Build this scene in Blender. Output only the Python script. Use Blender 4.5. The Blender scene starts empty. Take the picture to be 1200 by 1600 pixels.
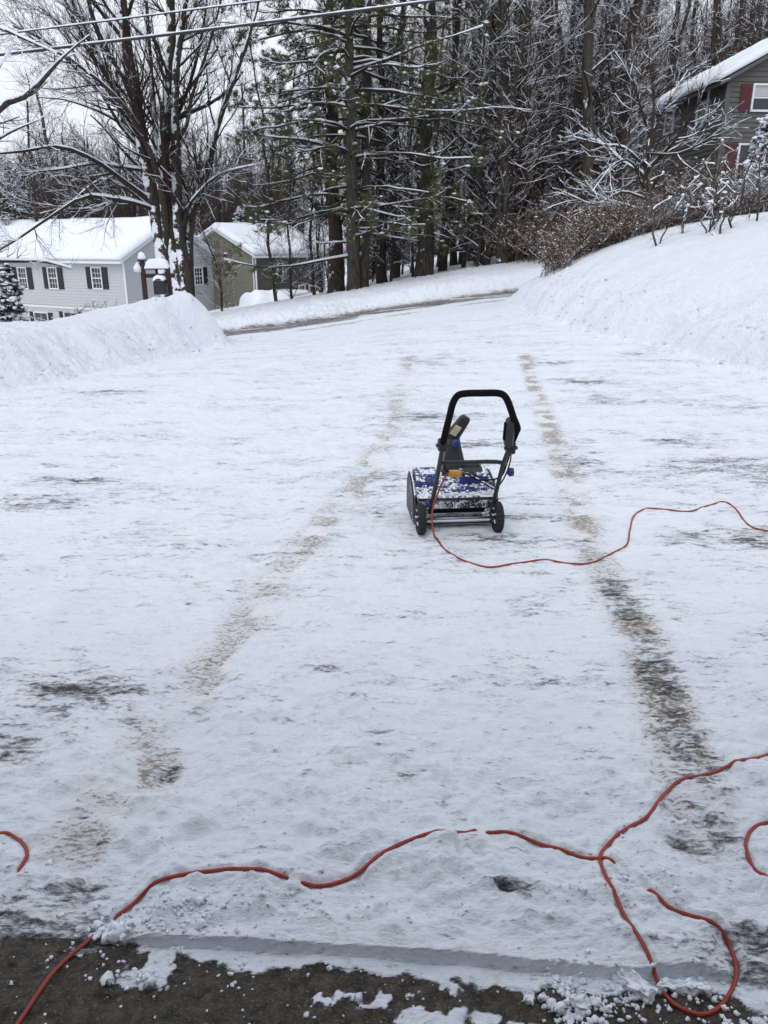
import bpy, math, random
import numpy as np
from mathutils import Vector, Matrix

sc = bpy.context.scene
COL = sc.collection
R = math.radians

# ------------------------------------------------------------------ camera, sky, sun, exposure
PITCH = 19.0; FPX = 1202.0; EYE = 1.6
cam = bpy.data.cameras.new('camera'); camo = bpy.data.objects.new('camera', cam); COL.objects.link(camo)
camo.location = (0, 0, EYE); camo.rotation_euler = (R(90 - PITCH), 0, 0)
cam.sensor_fit = 'VERTICAL'; cam.sensor_height = 36; cam.lens = 36 * FPX / 1600
cam.clip_start = 0.05; cam.clip_end = 3000
sc.camera = camo

SUN_EL, SUN_AZ = R(48), R(205)
w = bpy.data.worlds.new('World'); sc.world = w; w.use_nodes = True
nt = w.node_tree; bg = nt.nodes['Background']
sky = nt.nodes.new('ShaderNodeTexSky'); sky.sky_type = 'NISHITA'; sky.sun_disc = False
sky.sun_elevation = SUN_EL; sky.sun_rotation = SUN_AZ; sky.air_density = 1.0; sky.dust_density = 4.0; sky.ozone_density = 1.0
hs = nt.nodes.new('ShaderNodeHueSaturation'); hs.inputs['Saturation'].default_value = 0.30
nt.links.new(sky.outputs[0], hs.inputs['Color'])
tc = nt.nodes.new('ShaderNodeTexCoord'); cl = nt.nodes.new('ShaderNodeTexNoise'); cl.inputs['Scale'].default_value = 2.2
cl.inputs['Detail'].default_value = 4; nt.links.new(tc.outputs['Generated'], cl.inputs['Vector'])
cr = nt.nodes.new('ShaderNodeMapRange'); cr.inputs['To Min'].default_value = 5.4; cr.inputs['To Max'].default_value = 6.8
nt.links.new(cl.outputs['Fac'], cr.inputs['Value'])
ov = nt.nodes.new('ShaderNodeMixRGB'); ov.blend_type = 'MULTIPLY'; ov.inputs['Fac'].default_value = 1
ov.inputs['Color1'].default_value = (0.925, 0.97, 1.058, 1); nt.links.new(cr.outputs[0], ov.inputs['Color2'])
mx = nt.nodes.new('ShaderNodeMixRGB'); mx.inputs['Fac'].default_value = 0.85
nt.links.new(hs.outputs[0], mx.inputs['Color1']); nt.links.new(ov.outputs[0], mx.inputs['Color2'])
nt.links.new(mx.outputs[0], bg.inputs['Color']); bg.inputs['Strength'].default_value = 0.148
sl = bpy.data.lights.new('sun', 'SUN'); sl.energy = 0.5; sl.angle = R(30); sl.color = (1.0, 0.97, 0.93)
so = bpy.data.objects.new('sun', sl); COL.objects.link(so)
sd = Vector((math.sin(SUN_AZ) * math.cos(SUN_EL), math.cos(SUN_AZ) * math.cos(SUN_EL), math.sin(SUN_EL)))
so.rotation_euler = sd.to_track_quat('Z', 'Y').to_euler()
sc.view_settings.view_transform = 'Standard'; sc.view_settings.look = 'None'
sc.view_settings.exposure = 0.24; sc.view_settings.gamma = 1.0; sc.view_settings.use_curve_mapping = False
sc.cycles.max_bounces = 6; sc.cycles.diffuse_bounces = 4; sc.cycles.glossy_bounces = 2

# ------------------------------------------------------------------ helpers
def W(px, py, Y):
    """point seen at photo pixel (px, py) of the 1200x1600 photograph, standing at distance Y"""
    p = R(PITCH); dx = (px - 600) / FPX; dz = -(py - 800) / FPX
    dy = math.cos(p) + dz * math.sin(p); s = Y / dy
    return Vector((dx * s, Y, EYE + (-math.sin(p) + dz * math.cos(p)) * s))

def tag(o, label=None, cat=None, group=None, kind=None):
    if label: o['label'] = label
    if cat: o['category'] = cat
    if group: o['group'] = group
    if kind: o['kind'] = kind
    return o

def empty(name, loc=(0, 0, 0), rz=0, sc_=1):
    o = bpy.data.objects.new(name, None); COL.objects.link(o); o.location = loc; o.rotation_euler = (0, 0, rz)
    o.scale = (sc_,) * 3; o.empty_display_size = 0.1
    return o

def link(name, me, parent=None):
    o = bpy.data.objects.new(name, me); COL.objects.link(o)
    if parent: o.parent = parent
    return o

def np_mesh(name, V, Q, mats, smooth=True, midx=None):
    """mesh out of numpy arrays; Q is (n,3) or (n,4)"""
    me = bpy.data.meshes.new(name); n = len(Q); k = Q.shape[1]
    me.vertices.add(len(V)); me.vertices.foreach_set('co', np.ascontiguousarray(V, dtype=np.float32).ravel())
    me.loops.add(n * k); me.loops.foreach_set('vertex_index', np.ascontiguousarray(Q, dtype=np.int32).ravel())
    me.polygons.add(n); me.polygons.foreach_set('loop_start', np.arange(0, n * k, k, dtype=np.int32))
    if midx is not None: me.polygons.foreach_set('material_index', np.asarray(midx, dtype=np.int32))
    me.update(calc_edges=True)
    me.polygons.foreach_set('use_smooth', np.full(n, smooth))
    for m in (mats if isinstance(mats, (list, tuple)) else [mats]): me.materials.append(m)
    return me

class MB:
    """collects simple solids into one mesh"""
    def __init__(s): s.v = []; s.f = []; s.mi = []; s.sm = []
    def add(s, vs, fs, mi=0, sm=False):
        b = len(s.v); s.v += [tuple(v) for v in vs]; s.f += [tuple(b + i for i in f) for f in fs]
        s.mi += [mi] * len(fs); s.sm += [sm] * len(fs); return s
    def box(s, a, b, mi=0, M=None, bev=0.0):
        x0, y0, z0 = a; x1, y1, z1 = b
        if bev <= 0:
            vs = [(x0, y0, z0), (x1, y0, z0), (x1, y1, z0), (x0, y1, z0), (x0, y0, z1), (x1, y0, z1), (x1, y1, z1), (x0, y1, z1)]
            fs = [(0, 3, 2, 1), (4, 5, 6, 7), (0, 1, 5, 4), (1, 2, 6, 5), (2, 3, 7, 6), (3, 0, 4, 7)]
        else:
            c = bev; vs = []
            for z, i in ((z0, c), (z0 + c, 0), (z1 - c, 0), (z1, c)):
                X0, X1, Y0, Y1 = x0 + i, x1 - i, y0 + i, y1 - i; q = c * .9 if i == 0 else c * .3
                vs += [(X0 + q, Y0, z), (X1 - q, Y0, z), (X1, Y0 + q, z), (X1, Y1 - q, z), (X1 - q, Y1, z), (X0 + q, Y1, z), (X0, Y1 - q, z), (X0, Y0 + q, z)]
            fs = [tuple(range(7, -1, -1)), tuple(range(24, 32))]
            for r in range(3):
                for j in range(8): fs.append((r * 8 + j, r * 8 + (j + 1) % 8, r * 8 + 8 + (j + 1) % 8, r * 8 + 8 + j))
        if M is not None: vs = [M @ Vector(v) for v in vs]
        return s.add(vs, fs, mi)
    def tube(s, pts, r, n=10, mi=0, cap=True):
        pts = [Vector(p) for p in pts]; k = len(pts); rs = r if isinstance(r, (list, tuple)) else [r] * k
        vs = []; u = None
        for i, p in enumerate(pts):
            t = (pts[min(i + 1, k - 1)] - pts[max(i - 1, 0)]).normalized()
            if u is None: u = t.orthogonal().normalized()
            u = (u - t * u.dot(t)).normalized(); v = t.cross(u)
            for j in range(n):
                a = 2 * math.pi * j / n; vs.append(p + (u * math.cos(a) + v * math.sin(a)) * rs[i])
        fs = []
        for i in range(k - 1):
            for j in range(n): fs.append((i * n + j, i * n + (j + 1) % n, (i + 1) * n + (j + 1) % n, (i + 1) * n + j))
        s.add(vs, fs, mi, True)
        if cap: s.add([], [], mi); b = len(s.v) - len(vs); s.f += [tuple(b + j for j in range(n - 1, -1, -1)), tuple(b + (k - 1) * n + j for j in range(n))]; s.mi += [mi] * 2; s.sm += [False] * 2
        return s
    def prism(s, poly, a, b, axis=1, mi=0, M=None, sm=False):
        """poly in the two other axes, extruded from a to b along axis"""
        def P(u, v, t): return (t, u, v) if axis == 0 else ((u, t, v) if axis == 1 else (u, v, t))
        n = len(poly); vs = [P(u, v, a) for u, v in poly] + [P(u, v, b) for u, v in poly]
        if M is not None: vs = [M @ Vector(v) for v in vs]
        fs = [tuple(range(n)), tuple(range(2 * n - 1, n - 1, -1))]
        s.add(vs, fs, mi); b0 = len(s.v) - 2 * n
        for j in range(n): s.f.append((b0 + j, b0 + n + j, b0 + n + (j + 1) % n, b0 + (j + 1) % n)); s.mi.append(mi); s.sm.append(sm)
        return s
    def build(s, name, mats, parent=None, bevel=0, sub=0):
        me = bpy.data.meshes.new(name); me.from_pydata(s.v, [], s.f); me.update()
        me.polygons.foreach_set('material_index', s.mi); me.polygons.foreach_set('use_smooth', s.sm)
        for m in (mats if isinstance(mats, (list, tuple)) else [mats]): me.materials.append(m)
        import bmesh
        bm = bmesh.new(); bm.from_mesh(me); bmesh.ops.recalc_face_normals(bm, faces=bm.faces); bm.to_mesh(me); bm.free()
        o = link(name, me, parent)
        if bevel:
            m = o.modifiers.new('bevel', 'BEVEL'); m.width = bevel; m.segments = 2; m.limit_method = 'ANGLE'; m.angle_limit = R(40)
        if sub:
            m = o.modifiers.new('sub', 'SUBSURF'); m.levels = m.render_levels = sub
        return o

def catmull(pts, n=8):
    P = [Vector(p) for p in pts]; P = [P[0] * 2 - P[1]] + P + [P[-1] * 2 - P[-2]]; out = []
    for i in range(1, len(P) - 2):
        for j in range(n):
            t = j / n; a, b, c, d = P[i - 1:i + 3]
            out.append(.5 * ((2 * b) + (c - a) * t + (2 * a - 5 * b + 4 * c - d) * t * t + (3 * b - a - 3 * c + d) * t ** 3))
    out.append(P[-2]); return out

# numpy noise
_rs = np.random.RandomState(7); _T = _rs.rand(256, 256)
def vn(x, y, s=0):
    x = np.asarray(x, float) + s * 17.31; y = np.asarray(y, float) + s * 9.17
    xi = np.floor(x).astype(int); yi = np.floor(y).astype(int); fx = x - xi; fy = y - yi
    fx = fx * fx * fx * (fx * (fx * 6 - 15) + 10); fy = fy * fy * fy * (fy * (fy * 6 - 15) + 10)
    a = _T[xi & 255, yi & 255]; b = _T[(xi + 1) & 255, yi & 255]; c = _T[xi & 255, (yi + 1) & 255]; d = _T[(xi + 1) & 255, (yi + 1) & 255]
    return (a * (1 - fx) + b * fx) * (1 - fy) + (c * (1 - fx) + d * fx) * fy
def fbm(x, y, o=4, s=0, g=.5):
    t = 0; a = 1; n = 0
    for i in range(o):
        ang = .6 * i; c_, s_ = math.cos(ang), math.sin(ang); q = 2.03 ** i
        t = t + a * vn((x * c_ - y * s_) * q, (x * s_ + y * c_) * q, s + i * 3); n += a; a *= g
    return t / n
def S(t, a=0., b=1.):
    t = np.clip((t - a) / (b - a), 0, 1); return t * t * (3 - 2 * t)

# ------------------------------------------------------------------ materials
def nodes(name):
    m = bpy.data.materials.new(name); m.use_nodes = True; t = m.node_tree; return m, t, t.nodes['Principled BSDF']
def N(t, typ, **k):
    n = t.nodes.new(typ)
    for a, v in k.items():
        if a in n.inputs: n.inputs[a].default_value = v
        else: setattr(n, a, v)
    return n
def noise(t, scale, detail=3, rough=.5, vec=None, coord='Object', dist=0):
    n = N(t, 'ShaderNodeTexNoise', Scale=scale, Detail=detail, Roughness=rough, Distortion=dist)
    if vec is None:
        c = N(t, 'ShaderNodeTexCoord'); vec = c.outputs[coord]
    t.links.new(vec, n.inputs['Vector']); return n.outputs['Fac']
def mrange(t, v, a, b, c=0., d=1., smooth=False):
    n = N(t, 'ShaderNodeMapRange'); n.inputs['From Min'].default_value = a; n.inputs['From Max'].default_value = b
    n.inputs['To Min'].default_value = c; n.inputs['To Max'].default_value = d
    if smooth: n.interpolation_type = 'SMOOTHSTEP'
    t.links.new(v, n.inputs['Value']); return n.outputs[0]
def mth(t, op, a, b=None, c=None):
    n = N(t, 'ShaderNodeMath', operation=op)
    for i, v in enumerate((a, b, c)):
        if v is None: continue
        if isinstance(v, (int, float)): n.inputs[i].default_value = v
        else: t.links.new(v, n.inputs[i])
    return n.outputs[0]
def mixc(t, f, a, b):
    n = N(t, 'ShaderNodeMixRGB')
    for s_, v in (('Fac', f), ('Color1', a), ('Color2', b)):
        if isinstance(v, (int, float)): n.inputs[s_].default_value = v
        elif isinstance(v, tuple): n.inputs[s_].default_value = (*v, 1) if len(v) == 3 else v
        else: t.links.new(v, n.inputs[s_])
    return n.outputs[0]
def bump(t, bs, h, dist, strength=1.0, prev=None):
    n = N(t, 'ShaderNodeBump'); n.inputs['Distance'].default_value = dist; n.inputs['Strength'].default_value = strength
    t.links.new(h, n.inputs['Height'])
    if prev is not None: t.links.new(prev, n.inputs['Normal'])
    t.links.new(n.outputs[0], bs.inputs['Normal']); return n.outputs[0]
def attr(t, name):
    n = N(t, 'ShaderNodeAttribute'); n.attribute_name = name; return n.outputs['Fac']

SNOWC = (0.80, 0.845, 0.92)
def snow_mat(name='snow', bs_=.01, sc_=30):
    m, t, b = nodes(name); b.inputs['Roughness'].default_value = .65; b.inputs['Specular IOR Level'].default_value = .25
    n = noise(t, sc_, 5, .6)
    t.links.new(mixc(t, mrange(t, n, .3, .7), SNOWC, (.84, .875, .93)), b.inputs['Base Color'])
    bump(t, b, n, bs_); return m
def plain(name, c, rough=.5, metal=0, var=.15, sc_=20, bmp=0):
    m, t, b = nodes(name); b.inputs['Roughness'].default_value = rough; b.inputs['Metallic'].default_value = metal
    n = noise(t, sc_, 4, .6); lo = tuple(x * (1 - var) for x in c); hi = tuple(min(1, x * (1 + var)) for x in c)
    t.links.new(mixc(t, mrange(t, n, .3, .7), lo, hi), b.inputs['Base Color'])
    if bmp: bump(t, b, n, bmp)
    return m
def dusted(name, c, rough=.5, amount=.5, sc_=40, metal=0, up=.5):
    """a surface powdered with snow, more of it where it faces up"""
    m, t, b = nodes(name)
    g = N(t, 'ShaderNodeNewGeometry'); sp = N(t, 'ShaderNodeSeparateXYZ'); t.links.new(g.outputs['Normal'], sp.inputs[0])
    n = noise(t, sc_, 6, .65); n2 = noise(t, sc_ * .2, 3, .5)
    v = mth(t, 'ADD', mth(t, 'ADD', mth(t, 'MULTIPLY', sp.outputs['Z'], up), n), mth(t, 'MULTIPLY', n2, .6))
    f = mrange(t, v, 1.30 - amount, 1.38 - amount)
    n3 = noise(t, sc_ * 2, 2); lo = tuple(x * .8 for x in c); hi = tuple(min(1, x * 1.2) for x in c)
    t.links.new(mixc(t, f, mixc(t, n3, lo, hi), (.82, .86, .92)), b.inputs['Base Color'])
    t.links.new(mrange(t, f, 0, 1, rough, .7), b.inputs['Roughness']); b.inputs['Metallic'].default_value = metal
    bump(t, b, mth(t, 'ADD', f, mth(t, 'MULTIPLY', n3, .3)), .004); return m

def bark_mat(name, c, snowthr=.45, side=.0, vert=True):
    m, t, b = nodes(name); b.inputs['Roughness'].default_value = .9; b.inputs['Specular IOR Level'].default_value = .15
    co = N(t, 'ShaderNodeTexCoord'); mp = N(t, 'ShaderNodeMapping'); mp.inputs['Scale'].default_value = (22, 22, 3.2) if vert else (20, 20, 20)
    t.links.new(co.outputs['Object'], mp.inputs['Vector']); n = noise(t, 1.0, 5, .65, mp.outputs[0], dist=.4)
    patch = noise(t, 1.7, 4, .6)
    dark = tuple(x * .42 for x in c); lite = tuple(x * 1.5 for x in c)
    colr = mixc(t, mrange(t, n, .36, .64), dark, lite)
    colr = mixc(t, mrange(t, patch, .45, .7, 0, .45), colr, (c[0] * 1.3, c[1] * 1.45, c[2] * 1.5))
    g = N(t, 'ShaderNodeNewGeometry'); dp = N(t, 'ShaderNodeVectorMath', operation='DOT_PRODUCT')
    wv = Vector((-.45, -.55, .7)).normalized(); dp.inputs[1].default_value = wv; t.links.new(g.outputs['Normal'], dp.inputs[0])
    sp = N(t, 'ShaderNodeSeparateXYZ'); t.links.new(g.outputs['Normal'], sp.inputs[0])
    sn = noise(t, 3.0, 5, .7)
    up = mrange(t, sp.outputs['Z'], snowthr, snowthr + .15)
    sd_ = mrange(t, mth(t, 'ADD', mth(t, 'MULTIPLY', dp.outputs['Value'], .35), sn), .90 - side, .93 - side)
    f = mth(t, 'MAXIMUM', up, sd_)
    t.links.new(mixc(t, f, colr, (.80, .84, .90)), b.inputs['Base Color'])
    bump(t, b, n, .02); return m

M_snow = snow_mat('snow'); M_snow_far = snow_mat('snow_clumps', .02, 8)
M_bark = bark_mat('bark_dark', (.050, .043, .036), .5, .06)
M_bark2 = bark_mat('bark_grey', (.070, .062, .053), .5, .04)
M_bark3 = bark_mat('bark_brown', (.062, .047, .037), .5, .05)
M_twig = bark_mat('twig', (.042, .031, .025), .86, -.3, False)
M_twigred = bark_mat('twig_brown', (.085, .050, .034), .86, -.3, False)

# ------------------------------------------------------------------ terrain
def lut(y, ys, xs): return np.interp(y, ys, xs)
LY = [0, 3, 5, 7, 8.85, 9.75, 11.5, 13, 14.2, 15.0, 15.8, 30]; LX = [-7, -6.6, -6.2, -5.3, -4.45, -4.05, -3.7, -3.55, -3.35, -2.95, -2.7, -2.7]
RY = [0, 5, 8, 9.5, 10.5, 11.8, 13, 15.4, 17, 30]; RX = [7.2, 6.4, 5.3, 4.75, 4.58, 4.1, 3.5, 2.95, 2.75, 2.75]
def yfar(x): return 20.45 + 7 * np.tanh(.44 * x / 7)
def base_z(x, y): return S(y, 8, 18) * (.05 + .11 * np.where(x > 0, 5.5 * np.tanh(x / 5.5), 12 * np.tanh(x / 12)))
def far_z(x, y):
    r = .45 + .165 * np.maximum(x, 0) ** 1.0
    l = .16 * np.minimum(x, 0) - .0375 * np.maximum(y - 26, 0) * S(-x, -4, 6)
    z = r + l
    z = np.where(z < -3, -3 + (z + 3) * .35, z)
    z = np.where(z > 2.6, 2.6 + (z - 2.6) * .6, z)
    z = z + S(x, 8, 50) * S(y, 48, 90) * 4
    return z + .15 * (fbm(x * .3, y * .3, 3, 5) - .5)
def macro(x, y):
    """height, plus u: metres outside the cleared driveway (negative on it)"""
    x = np.asarray(x, float); y = np.asarray(y, float)
    wob = (fbm(y * 1.3, x * .0, 3, 2) - .5) * .35 + (fbm(x * 3, y * 3, 2, 4) - .5) * .12
    xl = lut(y, LY, LX) + wob; xr = lut(y, RY, RX) + wob * .9
    b = base_z(x, y); ur = x - xr; ul = xl - x; yf = yfar(x) + (fbm(x * .8, y * 0, 3, 9) - .5) * .4; yn = yf - 4.3
    rampR = S(y, 3, 8) * .6 + .4
    hr = (.30 * S(ur, -.02, .30 + .25 * vn(y * .9, 0 * x, 6)) + 1.42 * rampR * (1 - np.exp(-np.maximum(ur - .1, 0) / 2.9)) + .03 * np.maximum(ur, 0))
    hl = (.53 * S(ul, -.02, .95) + .12 * S(ul, .7, 1.8) - .15 * np.maximum(ul - 2.0, 0))
    hl = hl + (.10 * (fbm(x * .9, y * .9, 3, 12) - .5) + .16 * (vn(y * .55 + .3, 0 * x, 3) - .5)) * S(ul, .1, 1)
    hl = hl + S(ul, -.1, .8) * .46 * np.exp(-((x + 4.25) / 1.25) ** 2 - ((y - 14.9) / 1.25) ** 2) + S(ul, 0, .5) * .44 * np.exp(-((x + 3.35) / .68) ** 2 - ((y - 15.1) / 1.0) ** 2)
    endL = 1 - S(y, yn - .1, yn + 1.3); endR = 1 - S(y, yn + .2, yn + 2.2)
    h = np.where(ur > 0, hr * endR, 0) + np.where(ul > 0, hl * endL, 0)
    # far side of the road
    v = y - yf
    fb = .10 * S(v, 0, .5) + (.30 + .03 * np.clip(x, -6, 8)) * S(v, .05, 1.1) + .10 * (fbm(x * 1.4, y * 1.4, 3, 21) - .5) * S(v, .1, .8)
    near = b + h + fb
    f = S(v, 1.3, 4.0)
    z = near * (1 - f) + far_z(x, y) * f
    return z, np.minimum(np.minimum(-ur, -ul), 99), v, yn

def hz(x, y):
    return float(macro(np.array([x]), np.array([y]))[0][0])

def hit(px, py):
    """where the line of sight through a photo pixel meets the ground"""
    Y = 1.0; last = 1.0
    while Y < 40:
        p = W(px, py, Y)
        if p.z < hz(p.x, p.y): break
        last = Y; Y += max(.03, Y * .02)
    for _ in range(12):
        m = (last + Y) / 2; p = W(px, py, m)
        if p.z < hz(p.x, p.y): Y = m
        else: last = m
    return W(px, py, (last + Y) / 2)

# lip of the snow where the garage door came down
EDGE = [hit(a, b) for a, b in ((-200, 1450), (150, 1473), (400, 1485), (700, 1505), (950, 1528), (1110, 1540), (1400, 1572))]
EX = [p.x for p in EDGE]; EY = [p.y for p in EDGE]
rows = [0.85]
while rows[-1] < 175:
    y_ = rows[-1]; rows.append(y_ + (.0045 if y_ < 1.7 else (max(.0045, .0052 * y_) if y_ < 26 else .016 * y_)))
rows = np.array(rows); NC = 900
u = np.linspace(-1, 1, NC); u = .55 * u + .45 * u ** 3
GX = u[None, :] * (2.6 + .85 * rows[:, None]); GY = np.repeat(rows[:, None], NC, 1)
Z, ui, vv, yn = macro(GX, GY)

B = 1
cp_ = [(-420, 1500), (-250, 1400), (-110, 1325), (-30, 1303), (2, 1301), (22, 1306), (38, 1320), (42, 1340), (32, 1361), (24, 1385, B), (-10, 1450, B), (-70, 1560), (-90, 1660), (-30, 1690), (30, 1600), (85, 1520), (140, 1470), (152, 1460), (168, 1446, B),
       (190, 1428), (225, 1405), (270, 1389), (315, 1382), (360, 1381), (400, 1387), (444, 1398), (460, 1402, B), (480, 1403), (515, 1401), (560, 1385), (600, 1358), (640, 1337), (695, 1326), (736, 1321), (750, 1318, B), (766, 1316), (800, 1318), (850, 1331), (890, 1344), (928, 1355), (950, 1363),
       (972, 1378, B), (1000, 1400, B), (1018, 1413), (1044, 1434), (1080, 1449), (1113, 1458), (1138, 1478), (1150, 1510), (1145, 1545), (1122, 1577), (1092, 1586), (1062, 1576), (1036, 1552), (1008, 1507), (973, 1450), (946, 1395), (936, 1362), (940, 1343), (957, 1324), (985, 1304), (1015, 1286), (1038, 1252),
       (1062, 1233), (1112, 1221), (1160, 1204), (1200, 1187), (1270, 1162), (1330, 1180), (1320, 1250), (1260, 1285), (1200, 1295), (1172, 1307), (1163, 1334), (1172, 1362), (1189, 1383), (1215, 1400, B), (1280, 1400), (1420, 1300), (1480, 1100), (1400, 920), (1280, 860), (1200, 840), (1166, 826), (1150, 806), (1131, 793),
       (1108, 797), (1078, 806), (1040, 804), (1008, 803), (990, 813), (983, 838), (978, 860), (955, 872), (928, 886), (890, 889), (850, 886), (805, 892), (762, 896), (722, 885), (694, 868), (682, 850)]
P = []; bu = []
for q in cp_: h_ = hit(q[0], q[1]); P.append((h_.x, h_.y, 0)); bu.append(1.0 if len(q) > 2 else 0.0)
cc_ = catmull(P, 14); bb = np.interp(np.linspace(0, len(P) - 1, len(cc_)), range(len(P)), bu)

CORD_XY = [tuple(v) for v in cc_]
cord_xy, cord_bury = cc_, bb
# tyre tracks and bare patches, measured on the drive
def seg_dist(x, y, pts):
    d = np.full(x.shape, 1e9); s_ = np.zeros(x.shape); L = 0
    for a, b in zip(pts[:-1], pts[1:]):
        dx, dy = b.x - a.x, b.y - a.y; l2 = dx * dx + dy * dy + 1e-9
        t = np.clip(((x - a.x) * dx + (y - a.y) * dy) / l2, 0, 1); dd = np.hypot(x - a.x - t * dx, y - a.y - t * dy)
        k = dd < d; d = np.where(k, dd, d); s_ = np.where(k, L + t * math.sqrt(l2), s_); L += math.sqrt(l2)
    return d, s_
near = rows < 26; nr = int(near.sum())
X = GX[:nr]; Y = GY[:nr]
trackL = [hit(*q) for q in ((640, 560), (605, 690), (545, 790), (440, 900), (380, 985), (310, 1070), (215, 1215), (140, 1310))]
trackR = [hit(*q) for q in ((820, 560), (860, 680), (900, 800), (945, 905), (1000, 1000), (1045, 1120), (1085, 1230), (1110, 1330))]
dirt = np.zeros(X.shape); bare = np.zeros(X.shape)
dL, sL = seg_dist(X, Y, trackL); dR, sR = seg_dist(X, Y, trackR)
q1 = fbm(X * 1.6, Y * 1.6, 3, 31); q2 = fbm(X * 6, Y * 6, 3, 33); q3 = fbm(X * 2.5, Y * 11, 4, 35)
dirt = np.maximum(dirt, (1 - S(dL, .02, .22)) * (.72 + .28 * S(q1, .30, .58)) * (.25 + 1.0 * S(q2, .38, .62))) * .78
dirt = np.maximum(dirt, (1 - S(dR, .03, .17)) * (.60 + .40 * S(q1, .24, .52)) * (.3 + .9 * S(q2, .38, .60)))
bare = np.maximum(bare, .52 * (1 - S(dR, .02, .13)) * S(q1 + .3 * (q2 - .5), .30, .50) * (1 - S(Y, 3.2, 4.2)))
PATCH = [(170, 614, .55, .30, .55), (125, 752, .45, .18, .5), (55, 790, .45, .18, .45), (125, 1085, .26, .13, .50), (50, 1125, .24, .13, .56), (5, 1165, .15, .12, .55), (190, 1130, .12, .05, .4),
         (520, 1056, .05, .03, .7), (592, 1152, .05, .025, .62), (525, 1343, .05, .055, .5), (797, 1402, .055, .03, .66), (690, 567, .5, .5, .42), (868, 570, .35, .25, .5),
         (925, 600, .45, .30, .55), (935, 630, .4, .25, .45), (690, 662, .55, .35, .50), (720, 700, .4, .25, .42), (1150, 735, .6, .38, .55), (1060, 690, .5, .3, .42), (1165, 850, .38, .25, .5), (1120, 640, .6, .3, .35), (765, 850, .35, .12, .42),
         (900, 720, .25, .4, .5), (610, 760, .22, .2, .5), (850, 1080, .2, .05, .35), (660, 1165, .08, .02, .5), (700, 935, .08, .03, .4), (240, 870, .3, .08, .38), (760, 815, .35, .1, .5),
         (265, 1210, .05, .05, .66), (160, 1325, .03, .025, .66), (130, 1275, .035, .03, .6), (640, 1225, .05, .03, .5), (60, 1480, .27, .05, .95), (100, 1405, .11, .06, .8), (20, 1430, .1, .05, .7),
         (1040, 1110, .07, .24, .66), (1062, 1190, .07, .12, .74), (1045, 1275, .05, .07, .75), (1062, 1330, .04, .04, .7), (1130, 1320, .08, .08, .66), (1000, 1010, .08, .25, .50), (960, 930, .09, .2, .45), (1100, 1290, .08, .08, .6),
         (1160, 1500, .12, .07, .97), (1190, 1480, .10, .06, .9), (730, 1335, .016, .02, .6), (410, 880, .3, .1, .3), (780, 1080, .35, .06, .36), (520, 480, .7, 1.2, .25), (1000, 560, .6, .4, .3)]
for px, py, rx, ry, a in PATCH:
    c = hit(px, py); d = np.hypot((X - c.x) / rx, (Y - c.y) / ry); bare = np.maximum(bare, a * (1 - S(d, 0, 1.7 + .8 * (q2 - .5))) * (.55 + .75 * S(q3, .35, .65)))
edge_y = np.interp(X, EX, EY) + .006 * (fbm(X * 14, X * 0, 3, 41) - .5) + .05 * (S(X, .60, .66)) * (fbm(X * 9, Y * 9, 2, 3) - .3)
e = Y - edge_y                                             # > 0 on the thick snow
on = ui[:nr] > 0
lat = fbm(X * 1.2, Y * 5.5, 4, 51); mid = fbm(X * 5, Y * 7, 4, 53); fine = fbm(X * 22, Y * 26, 3, 55); lump = fbm(X * 9, Y * 9, 3, 57)
churn = 1 - S(Y, 1.9, 3.4)
leftcut = S(-.56 - X, 0, .1)                               # thin scraped snow at the bottom left
rightcut = S(X - .775 + .05 * (q2 - .5), 0, .04) * (1 - S(Y + .12 * (q3 - .5), 1.40, 1.50))
thick = (.031 * (1 - leftcut) + .006 * leftcut) * (1 - .85 * rightcut) * S(Y, 0, 2.) ** .15
step = S(e, -.001, .004)
rem = S(fbm(X * 7, Y * 7, 4, 61) + .22 * (1 - S(-e, 0, .05)) - .34 * S(-e, .015, .085) + .12 * S(X, -.35, .1) - .25 * leftcut, .50, .54)   # thin remnant in front of the lip
rem = np.maximum(rem, S(fbm(X * 16, Y * 16, 4, 63) - .25 * S(-e, .05, .2), .60, .64) * (1 - leftcut))
b2 = np.clip(bare, 0, 1)
cover = 1 - S(b2 + .35 * (mid - .5) + .25 * (lump - .5), .55, .85)
dz = thick * step * (.55 + .45 * cover) + .004 * rem * (1 - step) * S(-e, .004, .02)
scr = fbm(X * 3.5, Y * 16, 4, 59)
relief = (.021 + .016 * churn) * (mid - .5) + .010 * (lat - .5) + .012 * (scr - .5) * (1 - churn) + (.012 + .030 * churn) * np.maximum(lump - .52, 0) * 2 + (.014 + .010 * churn) * (fine - .5)
ridge = .020 * np.exp(-((Y - (1.66 + .05 * np.sin(X * 5))) / .07) ** 2) * (.4 + 1.2 * (fbm(X * 5, Y * 3, 3, 67))) * (X < .2)
relief = relief + ridge * (1 - leftcut * .7)
relief = relief - .004 * np.maximum(1 - S(dR, .04, .2), 1 - S(dL, .04, .2))
dz = dz + relief * step * (.25 + .75 * cover) * (.15 + .85 * S(e, 0, .09))
dz = dz + (1 - step) * (.006 * (fbm(X * 60, Y * 60, 2, 71) - .5) + .012 * (fbm(X * 12, Y * 12, 3, 73) - .5))
off = 1 - S(ui[:nr], -.15, .1)
bankrough = .035 * (fbm(X * 4, Y * 4, 4, 75) - .5) + .05 * (fbm(X * 2.2, Y * 9, 3, 77) - .5) * S(-ui[:nr], .0, .3) * (1 - S(-ui[:nr], 1.2, 2.2)) + .030 * np.maximum(fbm(X * 11, Y * 11, 2, 79) - .50, 0) * 4 * (1 - S(-ui[:nr], .5, 1.8)) + .012 * (fbm(X * 16, Y * 16, 2, 80) - .5)
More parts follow.
